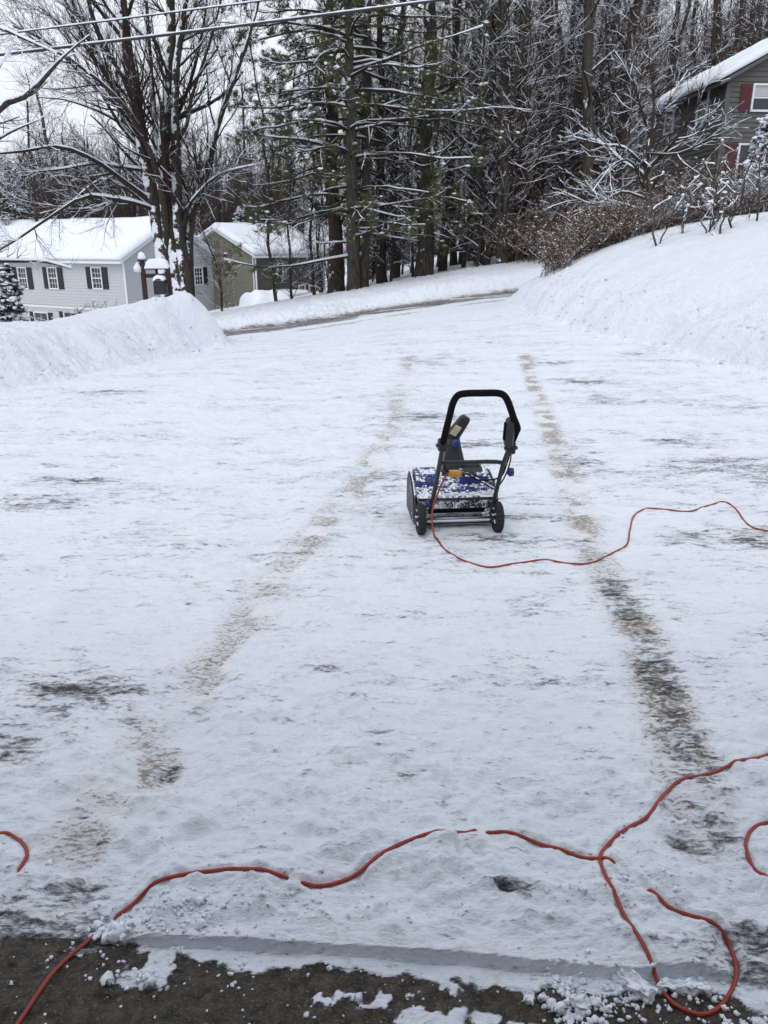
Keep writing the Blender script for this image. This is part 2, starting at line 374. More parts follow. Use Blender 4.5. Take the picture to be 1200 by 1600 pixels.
road = S(Y - yn[:nr], 0, .8) * (1 - S(vv[:nr], -.1, .1))
farb = S(vv[:nr], 0, .3)
# the cord presses a groove in the fresh snow and leaves a little berm each side
cpts = [Vector(v) for v in CORD_XY if v[1] < 2.6][::3]
sub = Y[:, 0] < 2.5; ns = int(sub.sum()); dC = np.full((ns, NC), 9.)
for a_, b_ in zip(cpts[:-1], cpts[1:]):
    if (a_ - b_).length > .2: continue
    y0_, y1_ = min(a_.y, b_.y) - .05, max(a_.y, b_.y) + .05; ja, jb = np.searchsorted(rows[:ns], [y0_, y1_])
    if jb <= ja: continue
    xs_, ys_ = X[ja:jb], Y[ja:jb]; dx, dy = b_.x - a_.x, b_.y - a_.y; tt = np.clip(((xs_ - a_.x) * dx + (ys_ - a_.y) * dy) / (dx * dx + dy * dy + 1e-9), 0, 1)
    dC[ja:jb] = np.minimum(dC[ja:jb], np.hypot(xs_ - a_.x - tt * dx, ys_ - a_.y - tt * dy))
gro = np.zeros(X.shape); gro[:ns] = -.0035 * (1 - S(dC, .004, .011)) + .0055 * np.exp(-((dC - .017) / .007) ** 2) * (.2 + 1.3 * fbm(X[:ns] * 30, Y[:ns] * 30, 2, 91))
dz = dz + gro * step
Z[:nr] += dz * (1 - off) * (1 - farb) + (bankrough + .03) * np.maximum(off * (1 - road), farb) + .02 * road * off
strip = S(vv[:nr], -1.6, -1.0) * (1 - S(vv[:nr], .02, .35)) * S(fbm(X * .5, Y * 4, 3, 83), .22, .42)
strip2 = (S(vv[:nr], -2.6, -2.4) * (1 - S(vv[:nr], -2.2, -2.0))) * .5 * S(fbm(X * .6, Y * 3, 3, 85), .35, .55)
A_bare = np.zeros(GX.shape); A_dirt = np.zeros(GX.shape); A_step = np.ones(GX.shape)
thin = .34 * S(.6 * lat + .4 * mid, .44, .66) * (1 - .62 * churn)
A_bare[:nr] = np.maximum(np.clip(b2 * (1 - off) + thin * (1 - off) * (Y < 16), 0, 1), np.maximum(strip * .95, strip2 * 1.3))
A_bare[:nr] = np.maximum(A_bare[:nr], (1 - step) * (1 - rem))
A_bare[:nr] = np.maximum(A_bare[:nr], rightcut * step * .80)
A_bare[:nr] = np.maximum(A_bare[:nr], S(-X + .35 * (q3 - .5), .60, .72) * (1 - S(Y + .10 * (q2 - .5), 1.46, 1.60)) * .72 * step)
A_dirt[:nr] = np.maximum(dirt * (1 - off) * step, np.maximum(strip, S(vv[:nr], -.1, .02) * (1 - S(vv[:nr], .1, .35)) * .8))
A_step[:nr] = step

def ground_mat():
    m, t, b = nodes('packed_snow'); b.inputs['Specular IOR Level'].default_value = .3
    co = N(t, 'ShaderNodeTexCoord').outputs['Object']
    mp = N(t, 'ShaderNodeMapping'); mp.inputs['Scale'].default_value = (9, 34, 20); t.links.new(co, mp.inputs['Vector'])
    mp2 = N(t, 'ShaderNodeMapping'); mp2.inputs['Scale'].default_value = (40, 90, 60); t.links.new(co, mp2.inputs['Vector'])
    st = noise(t, 1, 6, .62, mp.outputs[0], dist=.6); gr = noise(t, 1, 5, .7, mp2.outputs[0]); n3 = noise(t, 170, 3, .6, co)
    ba, di, stp = attr(t, 'bare'), attr(t, 'dirt'), attr(t, 'deep')
    sum_ = mth(t, 'ADD', mth(t, 'MULTIPLY', st, .55), mth(t, 'MULTIPLY', gr, .45))
    v = mth(t, 'ADD', ba, mth(t, 'MULTIPLY', mth(t, 'SUBTRACT', sum_, .5), 4.6))
    f = mrange(t, v, .50, 1.08)                       # snow gone, tarmac shows
    thin_ = mrange(t, v, .12, .8, 0, .45)           # translucent grey slush
    asp = mixc(t, n3, (.018, .018, .019), (.085, .082, .078))
    apron = mixc(t, mrange(t, noise(t, 26, 6, .7, co), .35, .68), (.013, .0115, .0095), (.100, .083, .064))
    apron = mixc(t, mrange(t, noise(t, 130, 4, .85, co), .56, .70), apron, (.26, .24, .21))
    asp = mixc(t, stp, apron, asp)
    sn = mixc(t, mrange(t, noise(t, 3.2, 5, .6, co), .3, .7), (.77, .82, .90), (.845, .88, .935))
    sn = mixc(t, thin_, sn, (.30, .325, .36))
    dd = mth(t, 'ADD', mth(t, 'MULTIPLY', di, .50), mth(t, 'MULTIPLY', mth(t, 'SUBTRACT', gr, .5), 2.6))
    sn = mixc(t, mth(t, 'MULTIPLY', mrange(t, dd, .34, .66), mrange(t, di, .02, .3)), sn, (.21, .185, .155))
    sn = mixc(t, mrange(t, di, 0, 1, 0, .34), sn, (.50, .45, .39))
    f2 = mth(t, 'MAXIMUM', mth(t, 'MULTIPLY', f, 1.0), mth(t, 'GREATER_THAN', ba, .985))
    speck = mth(t, 'MULTIPLY', mth(t, 'GREATER_THAN', noise(t, 75, 2, .9, co), .735), .7)
    sn = mixc(t, speck, sn, (.25, .23, .21))
    t.links.new(mixc(t, f2, sn, asp), b.inputs['Base Color'])
    t.links.new(mrange(t, mth(t, 'MULTIPLY', f2, mrange(t, noise(t, 9, 4, .6, co), .4, .6)), 0, 1, .62, .30), b.inputs['Roughness'])
    h = mth(t, 'SUBTRACT', mth(t, 'ADD', mth(t, 'MULTIPLY', sum_, .9), mth(t, 'MULTIPLY', n3, .10)), mth(t, 'MULTIPLY', f2, .35))
    bump(t, b, h, .019, 1.0); return m
def bank_mat():
    m, t, b = nodes('ploughed_snow'); b.inputs['Roughness'].default_value = .7; b.inputs['Specular IOR Level'].default_value = .2
    co = N(t, 'ShaderNodeTexCoord').outputs['Object']
    a = noise(t, 5, 6, .6, co); c = noise(t, 40, 5, .65, co)
    t.links.new(mixc(t, mrange(t, a, .3, .7), (.80, .845, .92), (.85, .885, .94)), b.inputs['Base Color'])
    n1 = bump(t, b, a, .07, .8); bump(t, b, c, .018, .9, n1); return m
M_ground = ground_mat(); M_bank = bank_mat()

idx = np.arange(GX.size).reshape(GX.shape)
QF = np.stack([idx[:-1, :-1], idx[:-1, 1:], idx[1:, 1:], idx[1:, :-1]], -1).reshape(-1, 4)
V = np.stack([GX, GY, Z], -1).reshape(-1, 3)
gx_ = np.gradient(Z, axis=1) ; tx = np.stack([np.gradient(GX, axis=1), np.gradient(GY, axis=1), gx_], -1); ty = np.stack([np.gradient(GX, axis=0), np.gradient(GY, axis=0), np.gradient(Z, axis=0)], -1)
NR = np.cross(tx, ty); NR /= np.linalg.norm(NR, axis=-1, keepdims=True); NR = NR.reshape(-1, 3)
ce = lambda a: (a[:-1, :-1] + a[1:, 1:]).reshape(-1) / 2
cu, cv, cyn, cy, cx_ = ce(ui), ce(vv), ce(yn), ce(GY), ce(GX)
on_drive = (cu > -.05) & (cy < cyn + .6) & (cv < 0)
on_road = ~on_drive & (cv < .8) & (cy > cyn + .9)
far_ = cv > 1.3
kinds = [('driveway', on_drive, M_ground), ('road', on_road, M_ground),
         ('snow_bank', ~on_drive & ~on_road & ~far_, M_bank), ('woodland_ground', far_, M_bank)]
for nm, mask, mat in kinds:
    q = QF[mask]; us, inv = np.unique(q, return_inverse=True)
    me = np_mesh(nm, V[us], inv.reshape(q.shape), mat)
    for an, arr in (('bare', A_bare), ('dirt', A_dirt), ('deep', A_step)):
        at = me.attributes.new(an, 'FLOAT', 'POINT'); at.data.foreach_set('value', arr.reshape(-1)[us].astype(np.float32))
    me.normals_split_custom_set_from_vertices(NR[us])
    o = link(nm, me); o['kind'] = 'structure'
del QF, V, NR, tx, ty

# garage the picture is taken from: floor, walls and roof round the camera
mb = MB().box((-9, -3.6, -.12), (9, .86, -.001)); o = mb.build('garage_floor', plain('concrete_dirty', (.07, .063, .055), .8, 0, .4, 12)); o['kind'] = 'structure'
GW = plain('garage_wall', (.62, .61, .59), .8, 0, .1, 4)
mb = MB().box((-9, -.05, 0), (-2.75, .10, 2.62)).box((2.75, -.05, 0), (9, .10, 2.62)).box((-2.75, -.05, 2.2), (2.75, .10, 2.62))  # unseen walls; position and pale tone tuned for shade on the near snow
mb.box((-3.45, -3.5, 0), (-3.3, -.055, 2.6)).box((3.3, -3.5, 0), (3.45, -.055, 2.6)).box((-3.45, -3.6, 0), (3.45, -3.505, 2.6)).box((-9.4, -3.6, 2.625), (9.4, .4, 2.8))
o = mb.build('garage_walls', GW); o['kind'] = 'structure'
mb = MB().box((-900, -40, -12), (900, 1800, -9)); o = mb.build('far_snow_field', M_bank); o['kind'] = 'structure'

# ------------------------------------------------------------------ tubes, trees
def tubes(P, Rr, n):
    B, K, _ = P.shape
    T = np.empty_like(P); T[:, 1:-1] = P[:, 2:] - P[:, :-2]; T[:, 0] = P[:, 1] - P[:, 0]; T[:, -1] = P[:, -1] - P[:, -2]
    T /= np.linalg.norm(T, axis=-1, keepdims=True) + 1e-9
    ref = np.where((np.abs(T.mean(1)[:, 2]) > .8)[:, None], np.array([[1., 0, 0]]), np.array([[0, 0, 1.]]))[:, None, :]
    U = np.cross(T, np.broadcast_to(ref, T.shape)); U /= np.linalg.norm(U, axis=-1, keepdims=True) + 1e-9
    Vv = np.cross(T, U); a = np.arange(n) * 2 * math.pi / n
    vs = P[:, :, None] + Rr[:, :, None, None] * (np.cos(a)[None, None, :, None] * U[:, :, None] + np.sin(a)[None, None, :, None] * Vv[:, :, None])
    idx = np.arange(B * K * n).reshape(B, K, n); i2 = np.roll(idx, -1, 2)
    q = np.stack([idx[:, :-1], i2[:, :-1], i2[:, 1:], idx[:, 1:]], -1).reshape(-1, 4)
    return vs.reshape(-1, 3), q
def join(parts):
    Vs, Qs, b = [], [], 0
    for v, q in parts:
        Vs.append(v); Qs.append(q + b); b += len(v)
    return np.concatenate(Vs), np.concatenate(Qs)

def grow(P, Rr, m, t0, t1, a0, a1, l0, l1, rr, K, trop, wob, rng, rmin=.003, taper=.25, plane=None, lfall=.5):
    """m children on every parent; the result is (B*m, K, 3) and radii"""
    B, Kp, _ = P.shape; par = np.repeat(np.arange(B), m); n = len(par)
    t = (t0 + (t1 - t0) * (np.tile((np.arange(m) + .5) / m, B) + rng.uniform(-.5, .5, n) / m)) * (Kp - 1)
    i = np.clip(t.astype(int), 0, Kp - 2); f = (t - i)[:, None]
    p0 = P[par, i] * (1 - f) + P[par, i + 1] * f; tg = P[par, i + 1] - P[par, i]; tg /= np.linalg.norm(tg, axis=1, keepdims=True) + 1e-9
    r0 = (Rr[par, i] * (1 - f[:, 0]) + Rr[par, i + 1] * f[:, 0])
    q = rng.normal(size=(n, 3)); 
    if plane is not None: q[:, 2] *= plane
    q -= tg * (q * tg).sum(1, keepdims=True); q /= np.linalg.norm(q, axis=1, keepdims=True) + 1e-9
    a = np.radians(rng.uniform(a0, a1, n))[:, None]; d = np.cos(a) * tg + np.sin(a) * q
    L = rng.uniform(l0, l1, n) * (1 - lfall * t / (Kp - 1)); out = np.empty((n, K, 3)); out[:, 0] = p0; 
    for k in range(1, K):
        d = d + rng.normal(size=(n, 3)) * wob; d[:, 2] += trop; d /= np.linalg.norm(d, axis=1, keepdims=True)
        out[:, k] = out[:, k - 1] + d * (L / (K - 1))[:, None]
    rs = np.clip(r0 * rr * rng.uniform(.7, 1.15, n), rmin, None)
    Rad = rs[:, None] * np.linspace(1, taper, K)[None]
    return out, np.maximum(Rad, rmin * .6)

def ridges(P, Rr, rng, add=.011, k=.62, keep=1.0, n=4):
    """snow lying along the upper side of branches"""
    if keep < 1:
        s_ = rng.rand(len(P)) < keep; P, Rr = P[s_], Rr[s_]
    T = np.empty_like(P); T[:, 1:] = P[:, 1:] - P[:, :-1]; T[:, 0] = T[:, 1]
    T /= np.linalg.norm(T, axis=-1, keepdims=True) + 1e-9; hzn = np.sqrt(np.clip(1 - T[..., 2] ** 2, 0, 1))
    g = np.clip((hzn - .35) / .4, 0, 1) * np.clip(np.stack([np.interp(np.linspace(0, 1, hzn.shape[1]), np.linspace(0, 1, 4), q) for q in rng.uniform(-.15, 1.35, (256, 4))])[rng.randint(0, 256, len(hzn))] + rng.uniform(-.15, .15, hzn.shape), 0, 1.1)
    rs = (Rr * k + add) * g; sel = rs.max(1) > add * .5; P, Rr, rs = P[sel], Rr[sel], rs[sel]
    C = P.copy(); C[..., 2] += Rr * .75 + rs * .35
    return tubes(C, np.maximum(rs, .0008), n)

def strands(P):
    return np.array([[list(q) for q in P]])

def resample(pts, K):
    c = catmull(pts, 6); c = np.array([list(v) for v in c]); t = np.linspace(0, len(c) - 1, K); i = np.clip(t.astype(int), 0, len(c) - 2); f = (t - i)[:, None]
    return c[i] * (1 - f) + c[i + 1] * f

def tree_obj(name, trunk, crown, snow, mats):
    root = empty(name)
    me = np_mesh('trunk', *trunk, mats[0]); link('trunk', me, root)
    me = np_mesh('crown', *crown, mats[1]); c = link('crown', me, root)
    if snow is not None: link('branch_snow', np_mesh('branch_snow', *snow, M_snow), c)
    return root

def wood_tree(seed, h=13, r=.2, n1=26, mats=(None, None), name='bare_tree', clear=.12, lean=.03, len1=(1.2, 3.6), twin=False, dens=1.0, snow=1.0, up=.10):
    rng = np.random.RandomState(seed); K = 12
    def stem(h, r, x0, ld):
        P = np.zeros((1, K, 3)); P[0, :, 2] = np.linspace(-.4, h, K)
        w_ = np.cumsum(rng.normal(size=(K, 2)) * .09, 0); P[0, :, :2] = w_ - w_[0] + np.linspace(0, h, K)[:, None] * ld
        P[0, :, 0] += x0; return P, (r * np.linspace(1, .32, K) ** .9)[None] * np.r_[1.35, 1.08, np.ones(K - 2)][None]
    P0, R0 = stem(h, r, 0, rng.normal(size=2) * lean)
    if twin:
        P1, R1 = stem(h * .9, r * .7, r * .9, rng.normal(size=2) * lean + np.array([.07, 0])); P0 = np.concatenate([P0, P1]); R0 = np.concatenate([R0, R1])
    A, RA = grow(P0, R0, n1, clear, .99, 38, 72, *len1, .28, 10, up * .7, .13, rng, .009, .25)
    Bb, RB = grow(A, RA, 7, .15, 1, 25, 60, .5, 1.5, .45, 7, .05, .15, rng, .005, .4)
    C, RC = grow(Bb, RB, int(6 * dens), .15, 1, 20, 65, .25, .8, .6, 4, .05, .16, rng, .004, .5)
    tr = tubes(P0, R0, 12)
    cr_ = join([tubes(A, RA, 6), tubes(Bb, RB, 4), tubes(C, RC, 3)])
    sn = join([ridges(A, RA, rng, .012, .5), ridges(Bb, RB, rng, .0075, .5, keep=.6 * snow), ridges(C, RC, rng, .006, keep=.25 * snow, n=3)])
    return tree_obj(name, tr, cr_, sn, mats)

def copy_tree(o, parent=None):
    c = o.copy(); COL.objects.link(c); c.parent = parent
    for ch in o.children: copy_tree(ch, c)
    return c
protos = {}
def put(proto, px, Y, scale=1.0, rz=0., label=None, cat='tree', group=None, dx=0):
    """first use moves the model itself, later uses copy it"""
    o = proto if not proto.get('_used') else copy_tree(proto)
    proto['_used'] = 1
    x = W(px, 430, Y).x + dx
    o.location = (x, Y, hz(x, Y) - .05); o.rotation_euler = (0, 0, rz); o.scale = (scale,) * 3
    for k in ('label', 'category', 'group'):
        if k in o: del o[k]
    tag(o, label, cat, group); return o
# ------------------------------------------------------------------ houses
M_white = plain('white_siding', (.50, .52, .54), .6, 0, .04, 6)
M_trim = plain('white_trim', (.72, .73, .74), .5, 0, .03)
M_black = plain('black_shutter', (.012, .013, .015), .6)
M_tan = plain('tan_siding', (.185, .175, .138), .7, 0, .06, 5)
M_brownw = plain('brown_siding', (.098, .090, .080), .7, 0, .08, 5)
M_darktan = plain('brown_clapboard', (.098, .094, .088), .7, 0, .08, 5)
M_navy = plain('navy_siding', (.022, .032, .060), .6, 0, .08, 5)
M_red = plain('red_shutter', (.085, .010, .016), .6)
M_brick = plain('chimney_brick', (.06, .04, .035), .85, 0, .5, 9, .02)
M_glass, _t, _b = nodes('window_glass'); _b.inputs['Base Color'].default_value = (.03, .035, .045, 1); _b.inputs['Roughness'].default_value = .12
M_blind = plain('window_blind', (.42, .44, .45), .5)

def lap_wall(name, L, z0, z1, mat, parent, top=None, lap=.16, x0=0.0):
    """clapboard wall on local y = 0 facing -y, from x0 to L; top(x) may cut it to a gable"""
    mb = MB(); z = z0
    while z < z1 - .01:
        za, zb = z, min(z + lap, z1)
        if top: (xa, xb), (xc, xd) = top(za), top(zb)
        else: xa, xb, xc, xd = x0, L, x0, L
        if xb - xa > .05:
            xc = min(xc, (xa + xb) / 2 - .005); xd = max(xd, (xa + xb) / 2 + .005)
            mb.add([(xa, -.034, za), (xb, -.034, za), (xd, -.002, zb), (xc, -.002, zb), (xa, .05, za), (xb, .05, za), (xd, .05, zb), (xc, .05, zb)],
                   [(0, 1, 2, 3), (4, 5, 1, 0), (1, 5, 6, 2), (4, 0, 3, 7), (3, 2, 6, 7), (5, 4, 7, 6)])
        z += lap
    return mb.build(name, mat, parent)

def window(parent, x, z, w, h, mullx=3, mullz=4, shut=None, sw=.36, blind=False, M=None):
    """frame > pane, shutters beside it; M places them on another wall"""
    M = M or Matrix()
    mb = MB(); f = .07
    for a, b in (((x - w / 2 - f, -.10, z - f), (x - w / 2, -.015, z + h + f)), ((x + w / 2, -.09, z - f), (x + w / 2 + f, -.015, z + h + f)),
                 ((x - w / 2, -.09, z - f), (x + w / 2, -.015, z)), ((x - w / 2, -.09, z + h), (x + w / 2, -.015, z + h + f)), ((x - w / 2 + .001, -.075, z + h / 2 - .025), (x + w / 2 - .001, -.03, z + h / 2 + .025))):
        mb.box(a, b, 0, M)
    for i in range(1, mullx):
        xx = x - w / 2 + w * i / mullx; mb.box((xx - .010, -.060, z + .002), (xx + .010, -.04, z + h - .002), 0, M)
    for i in range(1, mullz):
        if i * 2 == mullz: continue
        zz = z + h * i / mullz; mb.box((x - w / 2 + .002, -.063, zz - .010), (x + w / 2 - .002, -.038, zz + .010), 0, M)
    fr = mb.build('window', M_trim, parent)
    MB().box((x - w / 2 + .001, -.036, z + .001), (x + w / 2 - .001, -.026, z + h - .001), 0, M).build('pane', M_glass, fr)
    if blind: MB().box((x - w / 2 + .01, -.037, z + h * .55), (x + w / 2 - .01, -.0365, z + h - .01), 0, M).build('blind', M_blind, fr)
    if shut:
        for s_ in (-1, 1):
            xc = x + s_ * (w / 2 + f + sw / 2 + .02); sb = MB().box((xc - sw / 2, -.07, z - .05), (xc + sw / 2, -.025, z + h + .05), 0, M)
            for k in range(14):
                zz = z + .02 + (h - .06) * k / 13; sb.box((xc - sw / 2 + .04, -.078, zz - .018), (xc + sw / 2 - .04, -.069, zz + .012), 0, M)
            sb.build('shutter', shut, parent)

def snow_sheet(name, parent, quad, th, seed=0, n=26, drop=.08):
    """thick soft snow on a roof slope given by its 4 corners a, b (eave) c, d (ridge)"""
    a, b, c, d = (Vector(q) for q in quad); rng = np.random.RandomState(seed)
    nrm = (b - a).cross(d - a).normalized()
    if nrm.z < 0: nrm = -nrm
    m = 40; vs = []; top = []
    for j in range(n + 1):
        for i in range(m + 1):
            s_, t_ = i / m, j / n; p = (a * (1 - s_) + b * s_) * (1 - t_) + (d * (1 - s_) + c * s_) * t_
            e_ = min(s_ * m, (m - s_ * m)) / 1.0; ee = min(1, .25 + min(e_, t_ * n) * .5)
            L = (b - a).length
            hgt = th * (ee ** .5) * (.78 + .5 * float(fbm(s_ * L * .6 + seed * 5, t_ * 4, 3, seed)))
            q = p + nrm * .02 + Vector((0, 0, hgt)) 
            top.append(q)
    bot = []
    for j in range(n + 1):
        for i in range(m + 1):
            s_, t_ = i / m, j / n; bot.append((a * (1 - s_) + b * s_) * (1 - t_) + (d * (1 - s_) + c * s_) * t_ + nrm * .012)
    k = len(top); f = []
    for j in range(n):
        for i in range(m):
            q = j * (m + 1) + i; f.append((q, q + 1, q + m + 2, q + m + 1)); f.append((k + q, k + q + m + 1, k + q + m + 2, k + q + 1))
    for i in range(m):
        f.append((i, k + i, k + i + 1, i + 1)); q = n * (m + 1) + i; f.append((q, q + 1, k + q + 1, k + q))
    for j in range(n):
        q = j * (m + 1); f.append((q, q + m + 1, k + q + m + 1, k + q)); q += m; f.append((q, k + q, k + q + m + 1, q + m + 1))
    mb = MB().add(top + bot, f, 0, True); return mb.build(name, M_snow_far, parent)

def gable_house(name, corner, yaw, L, D, zb, ze, zr, side, msid, msid2, label, over=.35, snow=.28, seed=1, trim=True):
    """corner = the near corner (x, y) of the long front; side +1: the front runs to -x from it, -1: to +x.
    Local frame: origin at corner, front along local x, depth along +y. Roof ridge runs along x."""
    root = empty(name, (corner[0], corner[1], zb), yaw); tag(root, label, 'house')
    X0, X1 = (-L, 0) if side > 0 else (0, L); H_ = ze - zb; Rz = zr - zb
    lap_wall('front_wall', X1, 0, H_, msid, root, x0=X0)
    bw = MB().box((X0 + .02, D - .05, 0), (X1 - .02, D, H_)).build('back_wall', msid, root)
    for gx, sg in ((X1, 1), (X0, -1)):
        def top(z):
            if z <= H_: return (0, D)
            k = (z - H_) / (Rz - H_) * D / 2; return (k, D - k)
        w_ = lap_wall('gable_wall', D, 0, Rz, msid2, root, top=top)
        w_.rotation_euler = (0, 0, R(90 if sg > 0 else -90)); w_.location = (gx + .0, 0 if sg > 0 else D, 0)
    # roof slabs with overhang
    sl_ = (Rz - H_) / (D / 2); ov_ = over; th = .12; ed = .25
    roof = MB()
    roof.prism([(-ov_, H_ - ov_ * sl_ + .03), (D / 2, Rz + .03), (D / 2, Rz + .03 + th), (-ov_, H_ - ov_ * sl_ + .03 + th)], X0 - ed, X1 + ed, 0)
    roof.prism([(D + ov_, H_ - ov_ * sl_ + .03), (D + ov_, H_ - ov_ * sl_ + .03 + th), (D / 2 + .002, Rz + .03 + th), (D / 2 + .002, Rz + .03)], X0 - ed, X1 + ed, 0)
    rf = roof.build('roof', M_trim if trim else msid2, root)
    zt = th + .03
    snow_sheet('roof_snow', rf, ((X0 - ed - .05, -ov_ - .08, H_ - ov_ * sl_ + zt), (X1 + ed + .05, -ov_ - .08, H_ - ov_ * sl_ + zt), (X1 + ed + .05, D / 2, Rz + zt), (X0 - ed - .05, D / 2, Rz + zt)), snow, seed)
    snow_sheet('roof_snow', rf, ((X0 - ed - .05, D + ov_ + .08, H_ - ov_ * sl_ + zt), (X1 + ed + .05, D + ov_ + .08, H_ - ov_ * sl_ + zt), (X1 + ed + .05, D / 2, Rz + zt), (X0 - ed - .05, D / 2, Rz + zt)), snow, seed + 1)
    MB().box((X0 - ed, -ov_ - .09, H_ - ov_ * sl_ - .02), (X1 + ed, -ov_ - .002, H_ - ov_ * sl_ + .10)).build('gutter', M_trim, root)
    for gx in (X0, X1): MB().box((gx - .06, -.055, 0), (gx + .06, -.0355, H_ - .02)).build('corner_board', M_trim if trim else msid, root)
    return root, H_, Rz

# white house on the left
A_ = W(193, 407, 42); B_ = W(335, 396, 48)
yaw = math.atan2(B_.y - A_.y, B_.x - A_.x) - math.pi / 2
Dw = math.hypot(B_.x - A_.x, B_.y - A_.y); zb = -4.2
wh, H_, Rz = gable_house('white_house', (A_.x, A_.y), yaw, 17, Dw, zb, .98, 2.75, 1, M_white, M_white, 'white clapboard house with black shutters and a long snowy roof, behind the big bare tree', seed=3)
def on_front(px, corner, yaw, side=1):
    """distance along the front of the house at a photo column"""
    best = None
    for i in range(0, 2000):
        t = i * .01 * (-side); x = corner[0] + t * math.cos(yaw); y = corner[1] + t * math.sin(yaw)
        z = 0; d = y * math.cos(R(PITCH)) + (EYE - z) * math.sin(R(PITCH)); q = abs(600 + FPX * x / d - px)
        if best is None or q < best[0]: best = (q, t, y)
    return best[1], best[2]
for px in (37, 84, 153):
    t_, yy = on_front(px, A_, yaw); z1 = W(px, 419, yy).z; z0 = W(px, 450, yy).z
    window(wh, t_, z0 - zb, .66, z1 - z0, 3, 4, M_black, .40)
for px in (57, 105):
    t_, yy = on_front(px, A_, yaw); z1 = W(px, 489, yy).z
    window(wh, t_, z1 - .95 - zb, 1.1, .95, 2, 2, M_black, .35)
MB().box((-17, -.065, W(110, 484, 42).z - zb - .12), (0, -.0365, W(110, 484, 42).z - zb)).build('floor_band', M_trim, wh)
Mg = Matrix.Translation((0, 0, 0)) @ Matrix.Rotation(R(90), 4, 'Z')
tb = None
for i in range(1, 700):
    x = A_.x - i * .01 * math.sin(yaw); y = A_.y + i * .01 * math.cos(yaw); d = y * math.cos(R(PITCH)) + 1.6 * math.sin(R(PITCH)); q = abs(600 + FPX * x / d - 309)
    if tb is None or q < tb[0]: tb = (q, i * .01, y)
z1 = W(309, 419, tb[2]).z; z0 = W(309, 444, tb[2]).z
window(wh, tb[1], z0 - zb, .62, z1 - z0, 3, 4, M_black, .36, M=Mg)
cp = W(215, 352, 46); loc = wh.matrix_world
ch = MB().box((-2.3, Dw * .62, Rz - 1.2), (-.9, Dw * .62 + .9, Rz + .45)).box((-2.42, Dw * .62 - .08, Rz + .452), (-.8, Dw * .62 + .98, Rz + .60)).build('chimney', M_brick, wh)
chs = MB().box((-2.4, Dw * .62 - .06, Rz + .602), (-.82, Dw * .62 + .96, Rz + .80), bev=.09).build('chimney_snow', M_snow, ch)
MB().tube([(-1.55, Dw * .62 + .45, Rz + .6), (-1.55, Dw * .62 + .45, Rz + 1.05)], .13, 10).build('chimney_pot', M_brick, ch)

# tan house: gable to the front left, long side receding right
C0 = W(394, 402, 46); C1 = W(505, 402, 51.5)
yaw = math.atan2(C1.y - C0.y, C1.x - C0.x); zb = -3.2
ga, H_, Rz = gable_house('tan_house', (C0.x, C0.y), yaw, math.hypot(C1.x - C0.x, C1.y - C0.y), 5.4, zb, C0.z + .15, C0.z + 1.45, -1, M_brownw, M_tan, 'tan gabled house with a small square window, right of the white house', seed=5)
t_, yy = on_front(437, C0, yaw, -1); window(ga, t_, W(437, 430, yy).z - zb, .42, .62, 1, 2)
for px in (470, 486): t_, yy = on_front(px, C0, yaw, -1); window(ga, t_, W(px, 466, yy).z - zb, .5, .75, 2, 2)
MB().tube([(.12, -.12, 0), (.12, -.12, H_ - .15)], .05, 8).build('downspout', M_trim, ga)
pr = MB().box((.1, -1.9, 0.9 + 1.05), (2.6, -.06, 1.1 + 1.05)).box((.15, -1.85, 0), (.27, -1.73, 1.949)).box((2.45, -1.85, 0), (2.57, -1.73, 1.949)).build('porch_roof', M_trim, ga)
MB().box((.02, -1.98, 2.152), (2.68, -.05, 2.42), bev=.12).build('porch_snow', M_snow, pr)
MB().box((-.06, 2.5, Rz - .95), (-.024, 2.9, Rz - .55)).build('gable_vent', M_brownw, ga)

# navy house and beige house seen between the trunks
C0 = W(556, 400, 52); nb, H_, Rz = gable_house('navy_house', (C0.x, C0.y), R(6), 4.4, 7, -2.2, 2.3, 3.9, -1, M_navy, M_navy, 'navy blue house glimpsed between the trunks at the middle of the wood', seed=7)
window(nb, 3.75, 2.55, .35, 1.2, 1, 2); window(nb, 1.2, 2.2, .8, 1.2, 2, 2)
pr = MB().box((2.4, -2.2, 2.3), (4.3, -.06, 2.45)).box((2.5, -2.1, 0), (2.62, -1.98, 2.299)).box((4.1, -2.1, 0), (4.22, -1.98, 2.299)).build('porch_roof', M_navy, nb)
MB().box((2.3, -2.3, 2.452), (4.4, -.05, 2.72), bev=.12).build('porch_snow', M_snow, pr)
C0 = W(672, 395, 58); be, H_, Rz = gable_house('beige_house', (C0.x, C0.y), R(-4), 4.2, 7, -1.6, 1.7, 3.1, -1, M_tan, M_tan, 'low beige house with a snowy roof far behind the slim trunks', seed=8)
window(be, 1.0, 1.2, .8, 1.0, 2, 2); window(be, 3.0, 1.2, .8, 1.0, 2, 2)

# brown house with red shutters at the upper right
K = W(1138, 127, 32); Kb = W(985, 191, 42.5)
yaw = math.atan2(Kb.y - K.y, Kb.x - K.x) - math.pi / 2
Lr = math.hypot(Kb.x - K.x, Kb.y - K.y); zb = 1.6; Wd = 8.4
